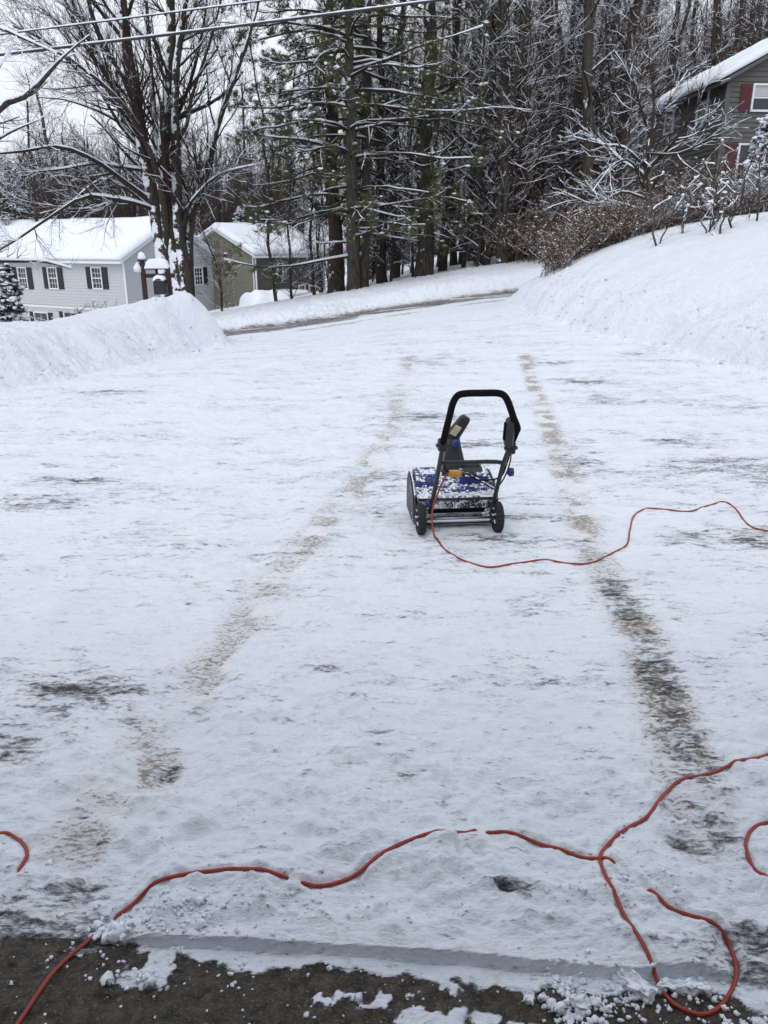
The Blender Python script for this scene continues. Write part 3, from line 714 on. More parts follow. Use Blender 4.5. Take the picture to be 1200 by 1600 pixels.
# here the ridge runs away from us: build it turned a quarter, front = the long side facing left
rh = empty('brown_house', (K.x, K.y, zb), yaw); tag(rh, 'large brown clapboard house with dark red shutters on the rise at the upper right', 'house')
He = K.z - zb; rake = .54; Hr = He + Wd / 2 * rake
def topg(z):
    if z <= He: return (0, Wd)
    k = (z - He) / rake; return (k, Wd - k)
lap_wall('gable_wall', Wd, 0, Hr, M_darktan, rh, top=topg, lap=.17)
sw_ = lap_wall('side_wall', Lr, 0, He, M_darktan, rh, lap=.17); sw_.rotation_euler = (0, 0, R(-90)); sw_.location = (0, Lr, 0)
MB().box((Wd - .05, .06, 0), (Wd, Lr, He)).box((.06, Lr - .06, 0), (Wd - .06, Lr, He)).build('back_wall', M_darktan, rh)
ov_ = .4
rf = MB().prism([(-ov_, He - ov_ * rake + .03), (Wd / 2, Hr + .03), (Wd / 2, Hr + .17), (-ov_, He - ov_ * rake + .17)], -.3, Lr + .3, 1)
rf.prism([(Wd + ov_, He - ov_ * rake + .03), (Wd + ov_, He - ov_ * rake + .17), (Wd / 2 + .002, Hr + .17), (Wd / 2 + .002, Hr + .03)], -.3, Lr + .3, 1)
rf = rf.build('roof', M_darktan, rh)
snow_sheet('roof_snow', rf, ((-ov_ - .1, -.34, He - ov_ * rake + .17), (-ov_ - .1, Lr + .34, He - ov_ * rake + .17), (Wd / 2, Lr + .34, Hr + .17), (Wd / 2, -.34, Hr + .17)), .30, 11)
snow_sheet('roof_snow', rf, ((Wd + ov_ + .1, -.34, He - ov_ * rake + .17), (Wd + ov_ + .1, Lr + .34, He - ov_ * rake + .17), (Wd / 2, Lr + .34, Hr + .17), (Wd / 2, -.34, Hr + .17)), .30, 12)
for c_ in ((-.0, -.055, 0), ): MB().box((-.06, -.07, 0), (.10, -.0355, He - .1)).build('corner_board', M_darktan, rh)
lx = lambda px, py, Y=31.7: (W(px, py, Y) - K)
wx = lx(1203, 150).x; wz0 = W(1190, 170, 31.8).z - zb; wz1 = W(1190, 132, 31.8).z - zb
window(rh, wx, wz0, .95, wz1 - wz0, 1, 2, M_red, .40, blind=True)
wz1b = W(1190, 226, 31.8).z - zb; window(rh, wx - .25, wz1b - 1.3, .95, 1.3, 1, 2, M_red, .40)
window(rh, wx + 3.4, wz0, .95, wz1 - wz0, 1, 2, M_red, .40); window(rh, wx + 3.2, wz1b - 1.3, .95, 1.3, 1, 2, M_red, .40)
Ms = Matrix.Rotation(R(-90), 4, 'Z')
for yy_ in (1.9, 5.2, 8.4):
    window(rh, -yy_, wz0 - .1, .8, 1.2, 1, 2, None, M=Ms)

# car under snow in front of the tan house
cz = -2.35; cc = W(415, 470, 43); cr_ = empty('snow_covered_car', (cc.x, cc.y, cz), R(20)); tag(cr_, 'parked car buried under a smooth thick cap of snow beside the tan house', 'car')
M_car = plain('car_paint', (.05, .055, .06), .35); M_tyre = plain('tyre_rubber', (.015, .015, .016), .85)
MB().box((-1.0, -2.1, .3), (1.0, 2.1, .95), bev=.2).box((-.85, -1.3, .951), (.85, 1.2, 1.42), bev=.18).build('body', M_car, cr_)
for sx in (-1, 1):
    for sy in (-1.35, 1.35):
        wv_ = MB().tube([(sx * .78, sy, .32), (sx * 1.02, sy, .32)], .32, 20).build('wheel', M_tyre, cr_)
def blob(name, parent, rx, ry, z0, h, mat, seed, power=4, n=28):
    vs = [];
    for j in range(n + 1):
        for i in range(n + 1):
            a, b = i / n * 2 - 1, j / n * 2 - 1; k = (1 - abs(a) ** power) * (1 - abs(b) ** power); k = max(k, 0) ** .35
            vs.append((a * rx, b * ry, z0 + h * k * (.8 + .4 * float(fbm(a * 1.4 + seed, b * 1.4, 2, seed)))))
    f = [(j * (n + 1) + i, j * (n + 1) + i + 1, (j + 1) * (n + 1) + i + 1, (j + 1) * (n + 1) + i) for j in range(n) for i in range(n)]
    k = len(vs); vs += [(v[0], v[1], z0 - .02) for v in vs]; f += [tuple(k + q for q in reversed(x)) for x in f]
    for i in range(n): f += [(i, k + i, k + i + 1, i + 1)]
    return MB().add(vs, f, 0, True).build(name, mat, parent)
blob('snow_cover', cr_, 1.12, 2.25, .80, .98, M_snow, 3)

# mailbox and its post behind the mound
M_post = plain('post_paint_red', (.035, .013, .012), .7); M_mbox = plain('mailbox_black', (.02, .021, .024), .4)
mp_ = W(225, 440, 17.2); gz = hz(mp_.x, 17.2); top = W(225, 408, 17.2).z
mx_ = empty('mailbox', (mp_.x, 17.2, gz), R(4)); tag(mx_, 'black mailbox on a snow-capped dark red post behind the snow mound', 'mailbox')
hp = top - gz
po = MB().box((-.045, -.045, -.3), (.045, .045, hp)).box((-.085, -.085, hp + .001), (.085, .085, hp + .03)).build('post', M_post, mx_)
MB().tube([(0, 0, hp + .03), (0, 0, hp + .07), (0, 0, hp + .16), (0, 0, hp + .19)], [.075, .085, .055, .01], 12).build('snow_cap', M_snow, po)
ar = MB().box((.056, -.035, hp - .34), (.66, .035, hp - .26)).box((.50, -.03, hp - .80), (.57, .03, hp - .341)).box((.08, -.09, hp - .17), (.50, .09, hp - .13)).box((.26, -.03, hp - .259), (.31, .03, hp - .171)).build('arm', M_post, mx_)
blob('arm_snow', ar, .25, .13, 0, .17, M_snow, 5, 4, 12).location = (.31, 0, hp - .13)
MB().tube([(-.10, 0, hp - .22), (-.10, 0, hp - .12), (-.10, 0, hp - .02)], [.085, .09, .02], 10).build('side_snow', M_snow, po)
poly = [(-.09, -.12)] + [(.09 * math.cos(a), .05 + .09 * math.sin(a)) for a in np.linspace(math.pi, 0, 12)] + [(.09, -.12)]
poly = [(u_ * 1.25 + .36, v_ * 1.25 + hp - .52) for u_, v_ in poly]
bx_ = MB().prism(poly, -.28, .26, 1).build('box', M_mbox, mx_, bevel=.006)
blob('box_snow', bx_, .12, .27, 0, .09, M_snow, 6, 4, 12).location = (.36, -.01, hp - .37)
MB().box((.47, -.02, hp - .45), (.49, .0, hp - .28)).box((.47, -.02, hp - .28), (.49, .10, hp - .23)).build('flag', M_post, bx_)

# two overhead lines with snow on them
M_cable = plain('cable_black', (.02, .02, .022), .6)
for k, (p, q, lab) in enumerate(((W(0, 86, 16), W(690, 0, 16.8), 'lower and thicker of the two snow-topped overhead cables crossing the treetops'), (W(0, 54, 18), W(420, 0, 18.5), 'upper and thinner of the two snow-topped overhead cables at the top left'))):
    d = (q - p); ext = 2.2; a = p - d * (ext if k else 1.6); b = q + d * (ext * 1.6 if k else 1.6); pts = []
    for i in range(61):
        t = i / 60; v = a.lerp(b, t); s0 = (p - a).length / (b - a).length; s1 = (q - a).length / (b - a).length
        v.z += .9 * (t - s0) * (t - s1); pts.append(v)
    me_ = MB().tube(pts, .022 if k == 0 else .014, 8).build('overhead_line', M_cable); tag(me_, lab, 'cable', 'overhead cables')
    P = np.array([[list(x) for x in resample(pts, 900)]]); rr_ = np.full((1, 900), .015 if k == 0 else .016) * (.75 + .5 * vn(np.arange(900)[None] * .35, np.zeros((1, 900)), k)); P[..., 2] += .028 if k == 0 else .018
    v, q_ = tubes(P, rr_, 8); link('line_snow', np_mesh('line_snow', v, q_, M_snow), me_)
# ------------------------------------------------------------------ needles, leaves, lumps of snow
M_needle, _t, _b = nodes('pine_needles'); _b.inputs['Roughness'].default_value = .6
_t.links.new(mixc(_t, mrange(_t, noise(_t, 1.3, 3), .3, .7), (.042, .048, .020), (.125, .120, .045)), _b.inputs['Base Color'])
M_spruce, _t, _b = nodes('spruce_needles'); _b.inputs['Roughness'].default_value = .6
_t.links.new(mixc(_t, mrange(_t, noise(_t, 3, 3), .3, .7), (.012, .018, .013), (.030, .040, .028)), _b.inputs['Base Color'])
M_leaf, _t, _b = nodes('dead_leaves'); _b.inputs['Roughness'].default_value = .8
_t.links.new(mixc(_t, mrange(_t, noise(_t, 9, 4), .35, .65), (.080, .054, .036), (.21, .135, .085)), _b.inputs['Base Color'])

def pts_on(P, m, t0, rng):
    B, K, _ = P.shape; par = np.repeat(np.arange(B), m); t = rng.uniform(t0, 1, len(par)) * (K - 1); i = np.clip(t.astype(int), 0, K - 2); f = (t - i)[:, None]
    d = P[par, i + 1] - P[par, i]; d /= np.linalg.norm(d, axis=1, keepdims=True) + 1e-9
    return P[par, i] * (1 - f) + P[par, i + 1] * f, d
def blades(p, d, m, L, w, rng, spread=.8, up=.1):
    """m narrow blades at every point, as quads"""
    n = len(p) * m; p = np.repeat(p, m, 0); d = np.repeat(d, m, 0) + rng.normal(size=(n, 3)) * spread; d[:, 2] += up
    d /= np.linalg.norm(d, axis=1, keepdims=True); s_ = np.cross(d, rng.normal(size=(n, 3))); s_ /= np.linalg.norm(s_, axis=1, keepdims=True) + 1e-9
    l = (L * rng.uniform(.6, 1.2, n))[:, None]; s_ *= w / 2
    v = np.stack([p - s_ * .5, p + s_ * .5, p + d * l * .6 + s_, p + d * l - s_ * .6], 1).reshape(-1, 3)
    return v, np.arange(n * 4).reshape(-1, 4)
def lumps(p, r, rng, flat=.6):
    n = len(p); K = 4; P = np.repeat(p[:, None], K, 1).copy(); a = rng.uniform(0, 2 * math.pi, n); rs = r * rng.uniform(.5, 1.4, n)
    P[..., 0] += np.cos(a)[:, None] * rs[:, None] * np.array([-1.3, -.5, .5, 1.3]); P[..., 1] += np.sin(a)[:, None] * rs[:, None] * np.array([-1.3, -.5, .5, 1.3]); P[..., 2] += (rs * .4)[:, None]
    return tubes(P, rs[:, None] * np.array([.15, .8, .85, .15])[None] * flat, 6)

def conifer(name, seed, h, rb, nb=90, mat=None, droop=-.05, snow=.5, z0=.3, mats=None, blade=(.10, .016), dense=1.0, top_pow=.9):
    rng = np.random.RandomState(seed); K = 8
    P0 = np.zeros((1, K, 3)); P0[0, :, 2] = np.linspace(-.3, h, K); R0 = (h * .016 * np.linspace(1, .12, K))[None]
    t = np.sort(rng.uniform(z0 / h, .98, nb)); L = rb * (1 - t) ** top_pow * rng.uniform(.7, 1.1, nb) + .08; az = rng.uniform(0, 2 * math.pi, nb)
    A = np.zeros((nb, 6, 3)); s_ = np.linspace(0, 1, 6)
    A[..., 0] = np.cos(az)[:, None] * L[:, None] * s_; A[..., 1] = np.sin(az)[:, None] * L[:, None] * s_
    A[..., 2] = (t * h)[:, None] + L[:, None] * (droop * s_ + .25 * s_ * (1 - s_)) + rng.normal(size=(nb, 6)) * .01
    RA = (.008 + L * .012)[:, None] * np.linspace(1, .3, 6)[None]
    Bb, RB = grow(A, RA, 9, .15, 1, 35, 60, rb * .18, rb * .42, .5, 4, -.02, .08, rng, .004, .5, plane=.25)
    p, d = pts_on(Bb, int(8 * dense), 0, rng); p2, d2 = pts_on(A, int(10 * dense), .2, rng); p = np.concatenate([p, p2]); d = np.concatenate([d, d2])
    root = empty(name); link('trunk', np_mesh('trunk', *tubes(P0, R0, 10), M_bark), root)
    bl = blades(p, d, 6, *blade, rng, .7, 0)
    cr = link('crown', np_mesh('crown', *join([tubes(A, RA, 4), tubes(Bb, RB, 3)]), M_twig), root)
    link('foliage', np_mesh('foliage', *bl, mat or M_spruce, False), cr)
    q = p[rng.rand(len(p)) < snow * .5]; q = q.copy(); q[:, 2] += .015
    link('branch_snow', np_mesh('branch_snow', *join([lumps(q, .045, rng, .7), ridges(A, RA, rng, .03), ridges(Bb, RB, rng, .022, keep=snow)]), M_snow), cr)
    return root

def limb(path, r0, r1, K=14):
    """a limb given by photo pixels and distance"""
    P = resample([W(*q) for q in path], K); return P, np.linspace(r0, r1, K)

# ------------------------------------------------------------------ the big bare tree behind the mound
def stack(lst): return np.array([a for a, b in lst]), np.array([b for a, b in lst])
def big_tree():
    rng = np.random.RandomState(11); Y = 24.; tb = W(270, 470, Y)
    L = [limb(q, a, b) for q, a, b in (
        ([(272, 520, Y), (262, 440, Y), (248, 350, Y), (226, 240, Y), (204, 120, Y), (190, 0, Y), (176, -120, Y + .3), (160, -260, Y)], .36, .085),
        ([(285, 520, Y), (280, 440, Y), (268, 350, Y), (254, 262, Y), (262, 160, Y), (268, 40, Y + .2), (262, -100, Y), (270, -240, Y)], .36, .07),
        ([(296, 515, Y - .2), (290, 430, Y - .1), (278, 350, Y - .2), (276, 262, Y - .4), (274, 120, Y - .6), (290, 0, Y - .6), (296, -120, Y - .6)], .26, .06),
        ([(300, 515, Y + .1), (296, 420, Y + .1), (298, 350, Y), (318, 275, Y), (345, 180, Y - .2), (376, 95, Y - .3), (402, 10, Y - .4), (420, -80, Y - .5)], .17, .035),
        ([(252, 380, Y), (232, 280, Y + .4), (196, 190, Y + .8), (160, 100, Y + 1.2), (120, 20, Y + 1.5), (90, -60, Y + 2)], .17, .04),
        ([(262, 400, Y), (252, 300, Y - .6), (225, 215, Y - 1.2), (180, 150, Y - 1.6), (120, 100, Y - 2), (50, 60, Y - 2.4)], .13, .03),
        ([(262, 330, Y), (246, 230, Y + 1.2), (236, 120, Y + 2), (228, 0, Y + 2.6), (220, -90, Y + 3)], .15, .045))]
    M = [limb(q, a, b, 12) for q, a, b in (
        ([(240, 318, Y), (196, 285, Y - .5), (150, 252, Y - 1), (96, 230, Y - 1.5), (40, 236, Y - 2), (-20, 242, Y - 2.2)], .075, .022),
        ([(236, 268, Y), (190, 262, Y - .3), (150, 256, Y - .6), (100, 264, Y - 1), (60, 268, Y - 1.2)], .05, .012),
        ([(240, 330, Y), (205, 300, Y + .5), (165, 280, Y + .7), (130, 300, Y + .9), (100, 330, Y + 1)], .05, .012),
        ([(246, 330, Y), (212, 318, Y - .5), (170, 310, Y - .9), (130, 308, Y - 1.3), (80, 338, Y - 1.6), (30, 372, Y - 1.9), (-10, 396, Y - 2)], .06, .02),
        ([(236, 322, Y), (190, 308, Y + .6), (168, 318, Y + .8), (140, 326, Y + 1), (100, 326, Y + 1.2)], .04, .01),
        ([(288, 372, Y), (292, 330, Y - .4), (312, 300, Y - .7), (345, 272, Y - 1), (398, 258, Y - 1.4)], .055, .012),
        ([(296, 360, Y), (305, 320, Y - .3), (330, 290, Y - .5), (352, 268, Y - .6)], .05, .015),
        ([(226, 230, Y), (188, 170, Y - .6), (140, 130, Y - 1), (80, 70, Y - 1.3), (20, 40, Y - 1.6)], .06, .02),
        ([(214, 170, Y), (170, 118, Y + .5), (120, 60, Y + .9), (60, 10, Y + 1.3)], .06, .02),
        ([(256, 250, Y), (290, 200, Y - .5), (300, 150, Y - .8), (330, 60, Y - 1), (350, -20, Y - 1.2)], .06, .02),
        ([(270, 200, Y), (300, 120, Y + .5), (318, 40, Y + .8), (330, -60, Y + 1)], .06, .02),
        ([(250, 300, Y), (220, 220, Y - 1), (200, 140, Y - 1.6), (150, 40, Y - 2), (130, -50, Y - 2.4)], .07, .025),
        ([(224, 225, Y), (176, 185, Y + .3), (110, 158, Y + .6), (60, 152, Y + .8)], .05, .012))]
    P0, R0 = stack(L); R0 *= (1 + .25 * np.exp(-np.arange(14) / 1.2))[None]; P1, R1 = stack(M)
    off = np.array([tb.x, tb.y, hz(tb.x, tb.y)]); R0 *= .80; P0 = P0 - off; P1 = P1 - off
    A, RA = grow(P0[:, 4:], R0[:, 4:], 21, .0, 1, 22, 60, 1.0, 3.2, .38, 7, .10, .09, rng, .012, .3)
    A2, RA2 = grow(P1, R1, 11, .15, 1, 25, 60, .5, 1.7, .5, 7, .06, .11, rng, .008, .3)
    A_, RA_ = np.concatenate([A, A2]), np.concatenate([RA, RA2])
    Bb, RB = grow(A_, RA_, 7, .15, 1, 20, 50, .5, 1.5, .5, 5, .08, .10, rng, .005, .4)
    C, RC = grow(Bb, RB, 5, .15, 1, 20, 55, .25, .8, .6, 4, .06, .13, rng, .0035, .5)
    tr = tubes(P0, R0, 14); cr = join([tubes(P1, R1, 8), tubes(A_, RA_, 6), tubes(Bb, RB, 4), tubes(C, RC, 3)])
    sn = join([ridges(P1, R1, rng, .022), ridges(P1, R1, rng, .018), ridges(P0[3:], R0[3:] * .8, rng, .01), ridges(A_, RA_, rng, .012), ridges(Bb, RB, rng, .007, keep=.4), ridges(C, RC, rng, .005, keep=.12, n=3)])
    # clods lodged in the forks
    pf, _ = pts_on(P0[:, 1:7], 3, 0, rng); pf += rng.normal(size=pf.shape) * .12; pf[:, 1] -= .25
    o = tree_obj('bare_tree', tr, cr, sn, (M_trunkbig, M_twig)); o.location = off; return o
M_trunkbig = bark_mat('bark_old', (.052, .042, .035), .35, .19)
o = big_tree(); tag(o, 'huge bare tree with several steep trunks and snow-laden limbs, right behind the mailbox', 'tree')

# tree standing outside the frame on the left: only its snowy limbs reach in
rng = np.random.RandomState(5)
L = [limb(q, a, b) for q, a, b in (([(-260, 640, 13), (-250, 480, 13), (-240, 330, 13), (-225, 200, 13), (-210, 40, 13), (-205, -100, 13)], .20, .10),)]
M = [limb(q, a, b, 12) for q, a, b in (([(-228, 330, 13), (-120, 260, 12.8), (-50, 215, 12.6), (4, 165, 12.5), (45, 148, 12.5), (78, 112, 12.4), (104, 84, 12.4), (140, 55, 12.3)], .075, .006),
     ([(-240, 360, 13), (-120, 385, 13.4), (-30, 406, 13.8), (30, 408, 14), (70, 409, 14.1), (112, 420, 14.2)], .05, .010),
     ([(-225, 260, 13), (-110, 240, 12.2), (-40, 235, 12), (20, 205, 11.8), (60, 188, 11.8)], .04, .006),
     ([(-215, 120, 13), (-90, 60, 12.6), (-20, 40, 12.4), (40, 62, 12.2), (90, 84, 12.1)], .04, .006),
     ([(-235, 320, 13), (-90, 200, 12.0), (-30, 150, 11.8), (15, 80, 11.6)], .04, .006))]
P0, R0 = stack(L); P1, R1 = stack(M); off = np.array([W(-250, 560, 13).x, 13, hz(W(-250, 560, 13).x, 13)]); P0 = P0 - off; P1 = P1 - off
A, RA = grow(P1, R1, 6, .3, 1, 25, 55, .3, .9, .45, 6, .04, .12, rng, .004, .3); Bb, RB = grow(A, RA, 4, .2, 1, 20, 50, .15, .5, .6, 4, .03, .12, rng, .0025, .5)
o = tree_obj('bare_tree', tubes(P0, R0, 12), join([tubes(P1, R1, 8), tubes(A, RA, 5), tubes(Bb, RB, 3)]), join([ridges(P1, R1, rng, .016), ridges(P1, R1, rng, .014), ridges(A, RA, rng, .007, keep=.7), ridges(Bb, RB, rng, .004, keep=.4, n=3)]), (M_bark, M_bark)); o.location = off
tag(o, 'nearest bare tree, only snow-covered limbs reaching in from the left edge under the cables', 'tree')

# ------------------------------------------------------------------ white pine in the middle
def pine():
    rng = np.random.RandomState(21); Y = 26.; b = W(552, 450, Y); gz = hz(b.x, Y)
    T, RT = limb([(553, 470, Y), (552, 400, Y), (550, 300, Y), (548, 200, Y), (546, 90, Y), (544, 0, Y), (542, -120, Y), (541, -240, Y)], .23, .07, 16)
    T2, RT2 = limb([(566, 470, Y + .3), (568, 400, Y + .4), (570, 300, Y + .6), (573, 180, Y + .9), (574, 60, Y + 1.1), (576, -60, Y + 1.2), (578, -200, Y + 1.3)], .22, .07, 16)
    off = np.array([b.x, Y, gz]); P0 = np.stack([T, T2]) - off; R0 = np.stack([RT, RT2]); R0[:, 0] *= 1.3
    br = []
    for py, n, Lm in ((345, 5, 3.2), (318, 7, 3.8), (285, 7, 3.6), (240, 8, 3.8), (205, 9, 4.4), (172, 7, 3.4), (135, 8, 4.0), (100, 7, 3.6), (62, 8, 4.0), (25, 7, 3.6), (-25, 8, 3.4), (-80, 8, 3.2), (-140, 8, 2.8), (-200, 8, 2.2)):
        z = W(550, py, Y).z - gz; a0 = rng.uniform(0, 6.3)
        for i in range(n):
            a = a0 + i * 2 * math.pi / n + rng.uniform(-.35, .35); Lb = Lm * rng.uniform(.65, 1.15); s_ = np.linspace(0, 1, 9); zz = z + rng.uniform(-.3, .3)
            P = np.stack([math.cos(a) * Lb * s_, math.sin(a) * Lb * s_, zz + Lb * (.14 * s_ - .34 * s_ ** 2 + .14 * s_ ** 4) + np.cumsum(rng.normal(size=9)) * .035], 1); P[:, 0] += -.05; br.append((P, np.linspace(.045, .010, 9)))
    ex = [limb(q, a, c, 9) for q, a, c in (([(551, 372, Y), (575, 365, Y - .6), (600, 352, Y - 1.0), (650, 338, Y - 1.4)], .075, .02), ([(548, 400, Y), (500, 408, Y - .6), (454, 416, Y - 1), (400, 416, Y - 1.5), (350, 405, Y - 1.9)], .04, .012),
          ([(552, 205, Y), (620, 190, Y - .5), (700, 178, Y - .9), (770, 168, Y - 1.2), (830, 172, Y - 1.5)], .05, .006), ([(552, 110, Y), (610, 92, Y - .6), (650, 74, Y - .8), (710, 56, Y - 1), (755, 40, Y - 1.1)], .05, .006),
          ([(549, 240, Y), (480, 220, Y - .8), (430, 215, Y - 1.3), (375, 205, Y - 1.8)], .045, .012), ([(549, 330, Y), (610, 320, Y - .8), (690, 308, Y - 1.2), (740, 318, Y - 1.3)], .04, .012),
          ([(549, 378, Y), (515, 380, Y - .4), (496, 380, Y - .7)], .035, .012), ([(552, 360, Y), (620, 372, Y + .4), (660, 378, Y + .6), (700, 386, Y + .8)], .025, .008), ([(549, 240, Y), (500, 232, Y - .4), (450, 228, Y - .7)], .03, .01))]
    ex = [(a - off, c) for a, c in ex]
    A, RA = stack(br + ex)
    live = np.ones(len(A), bool); live[len(br)] = live[-3] = live[-2] = False
    Bb, RB = grow(A[live], RA[live], 12, .30, 1, 30, 58, .5, 1.3, .5, 5, -.04, .14, rng, .005, .4, plane=.45, lfall=.4)
    C, RC = grow(Bb, RB, 4, .3, 1, 25, 50, .2, .5, .6, 4, .05, .12, rng, .004, .5, plane=.5)
    D, RD = grow(A[~live], RA[~live], 8, .3, 1, 30, 60, .3, .8, .5, 5, .0, .14, rng, .005, .4)
    sel = rng.rand(len(C)) < .85; p, d = pts_on(C[sel], 3, .45, rng); p2, d2 = pts_on(Bb, 3, .6, rng); p = np.concatenate([p, p2]); d = np.concatenate([d, d2])
    # gaps: whole sprays missing here and there
    g = vn(p[:, 0] * 1.1 + 3, p[:, 2] * 1.4 + p[:, 1], 4) > .46; p, d = p[g], d[g]
    bl = blades(p, d, 9, .16, .017, rng, .55, .08)
    q = p[rng.rand(len(p)) < .09].copy(); q[:, 2] += .03
    hv = p[(rng.rand(len(p)) < .10) & (np.abs(p[:, 2] - (W(550, 185, Y).z - gz)) < .7)].copy(); hv[:, 2] += .04
    root = empty('pine_tree', off); link('trunk', np_mesh('trunk', *tubes(P0, R0, 14), M_bark2), root)
    cr = link('crown', np_mesh('crown', *join([tubes(A, RA, 6), tubes(Bb, RB, 4), tubes(C, RC, 3), tubes(D, RD, 4)]), M_twig), root)
    link('foliage', np_mesh('foliage', *bl, M_needle, False), cr)
    link('branch_snow', np_mesh('branch_snow', *join([ridges(A[:-9], RA[:-9], rng, .014), ridges(A[-9:], RA[-9:], rng, .030), ridges(A[-9:], RA[-9:], rng, .02), ridges(Bb, RB, rng, .009, keep=.35), ridges(D, RD, rng, .014), lumps(q, .05, rng), lumps(hv, .055, rng, .8)]), M_snow), cr)
    return root
tag(pine(), 'tall pine with green sprays and snow on its flat boughs, left of the navy house', 'tree')

# ------------------------------------------------------------------ the wood
WL = 'woodland trees behind the road'
pr_ = [wood_tree(101, 13.5, .24, 26, (M_bark, M_twig), clear=.10), wood_tree(102, 13.5, .20, 30, (M_bark2, M_twig), clear=.06, lean=.05),
       wood_tree(103, 14, .28, 30, (M_bark3, M_twig), clear=.14, lean=.02), wood_tree(104, 13, .15, 34, (M_bark, M_twig), clear=.05, lean=.06, len1=(.9, 2.6)),
       wood_tree(105, 13, .17, 32, (M_bark2, M_twig), twin=True, clear=.08, lean=.05), wood_tree(106, 13, .11, 36, (M_bark, M_twigred), clear=.04, lean=.07, len1=(.8, 2.2))]
sap = [wood_tree(201, 8, .050, 30, (M_bark, M_twig), name='sapling', clear=.05, lean=.05, len1=(.6, 1.7), dens=.8),
       wood_tree(202, 9, .065, 30, (M_bark2, M_twigred), name='sapling', clear=.05, lean=.09, len1=(.7, 2.0), dens=.8), wood_tree(203, 6, .035, 26, (M_bark, M_twigred), name='sapling', clear=.04, lean=.08, len1=(.5, 1.3), dens=.8)]
big = [  # px at the foot, distance, model, scale, label
    (525, 27.5, 2, .92, 'brown trunk with dead leaves clinging round its foot, just left of the white pine'),
    (598, 28, 0, .72, 'straight dark trunk in front of the left corner of the navy house'),
    (616, 30, 1, .80, 'grey trunk right in front of the navy house wall'),
    (660, 26.5, 0, 1.12, 'thickest dark trunk of the wood, between the navy house and the beige house'),
    (690, 28, 3, .9, 'slim dark trunk just right of the thickest trunk, before the beige house'),
    (748, 27, 4, 1.0, 'fork-footed tree with two slanting stems just right of the beige house'),
    (789, 26, 1, .95, 'grey trunk at the left end of the brown thicket'),
    (812, 28, 0, 1.0, 'straight dark trunk rising from the left part of the brown thicket'),
    (840, 30, 2, .82, 'brown trunk behind the middle of the brown thicket'),
    (878, 31, 4, .9, 'double-stemmed trunk standing left of the pale grey trunk'),
    (919, 27, 1, 1.05, 'pale grey trunk with snow down one side, left of the small snow-laden tree'),
    (944, 30, 0, .95, 'dark trunk half hidden behind the small snow-laden tree')]
rng = np.random.RandomState(77); random.seed(5)
for px, Y, k, s_, lab in big: put(pr_[k], px, Y, s_, rng.uniform(0, 6.28), lab)
GL = 'bare dark trunk with snow-dusted twigs among many alike deep in the wood'
for i in range(52):
    Y = rng.uniform(31, 60); px = rng.uniform(400, 1010) if rng.rand() < .8 else rng.uniform(960, 1120)
    if px > 960 and Y < 46: Y = rng.uniform(46, 60)
    if 395 < px < 530: px = rng.uniform(530, 1000)
    put(pr_[[0, 1, 3, 3, 5, 5, 4, 2][rng.randint(8)]], px, Y, rng.uniform(.75, 1.1) * (1 if Y < 45 else 1.2), rng.uniform(0, 6.28), GL, 'tree', 'look-alike trees deep in the wood')
GS = 'thin snow-dusted sapling standing among the trunks of the wood'
for i in range(44):
    px = rng.uniform(480, 990); Y = rng.uniform(26, 38)
    if px < 520 and Y < 30: Y = rng.uniform(30, 38)
    put(sap[rng.randint(3)], px, Y, rng.uniform(.8, 1.25), rng.uniform(0, 6.28), GS, 'sapling', 'saplings among the trunks')
for px, Y, k, lab in ((432, 28, 1, 'sapling with snowy crooked twigs in front of the tan house wall'), (456, 27, 0, 'thin sapling rising by the right end of the tan house'), (492, 29, 1, 'leaning sapling between the tan house and the brown trunk'), (345, 26, 2, 'small twiggy sapling by the snowy mound, right of the huge bare tree')):
    put(sap[k], px, Y, .9, rng.uniform(0, 6.28), lab, 'sapling')
for px, Y, s_, k, lab in ((60, 50, 1.0, 3, 'bare tree above the left end of the white house roof'), (120, 54, 1.05, 1, 'bare tree behind the ridge of the white house, left of the chimney'), (330, 60, 1.0, 5, 'slim bare tree between the white house and the tan house'), (20, 56, 1.1, 5, 'slim bare tree beside the dark snowy spruce'),
                   (405, 58, 1.1, 3, 'bare tree behind the tan house roof'), (1165, 52, 1.25, 1, 'bare tree rising behind the roof of the brown house'), (1090, 50, 1.2, 5, 'slim bare tree behind the low end of the brown house'), (1195, 60, 1.4, 0, 'dark bare tree above the brown house at the top right corner')):
    put(pr_[k], px, Y, s_, rng.uniform(0, 6.28), lab)

# distant wood: one mass
def mass():
    rng = np.random.RandomState(9); n = 980; P0 = np.zeros((n, 6, 3)); side = rng.rand(n)
    Y = rng.uniform(68, 125, n); ang = np.where(side < .52, rng.uniform(-.62, -.10, n), rng.uniform(.16, .66, n)); X = ang * Y
    for i in range(n):
        z = hz(X[i], Y[i]); h = rng.uniform(10, 14.5) + (3.0 if X[i] > 15 else 0)
        P0[i, :, 0] = X[i] + np.linspace(0, 1, 6) * rng.normal() * .8; P0[i, :, 1] = Y[i]; P0[i, :, 2] = np.linspace(z - .3, z + h, 6)
    R0 = rng.uniform(.08, .22, n)[:, None] * np.linspace(1, .3, 6)[None]
    A, RA = grow(P0, R0, 24, .08, 1, 25, 60, 1.6, 4.2, .4, 5, .12, .10, rng, .02, .4)
    Bb, RB = grow(A, RA, 9, .15, 1, 20, 55, .8, 2.2, .55, 3, .08, .12, rng, .013, .6)
    o = link('distant_woods', np_mesh('distant_woods', *join([tubes(P0, R0, 5), tubes(A, RA, 3), tubes(Bb, RB, 3)]), M_twigfar)); o['kind'] = 'stuff'
    tag(o, 'distant brown leafless woods on the hillside beyond the houses', 'woods')
M_twigfar = bark_mat('far_wood', (.070, .056, .049), .90, -.2, False)
mass()

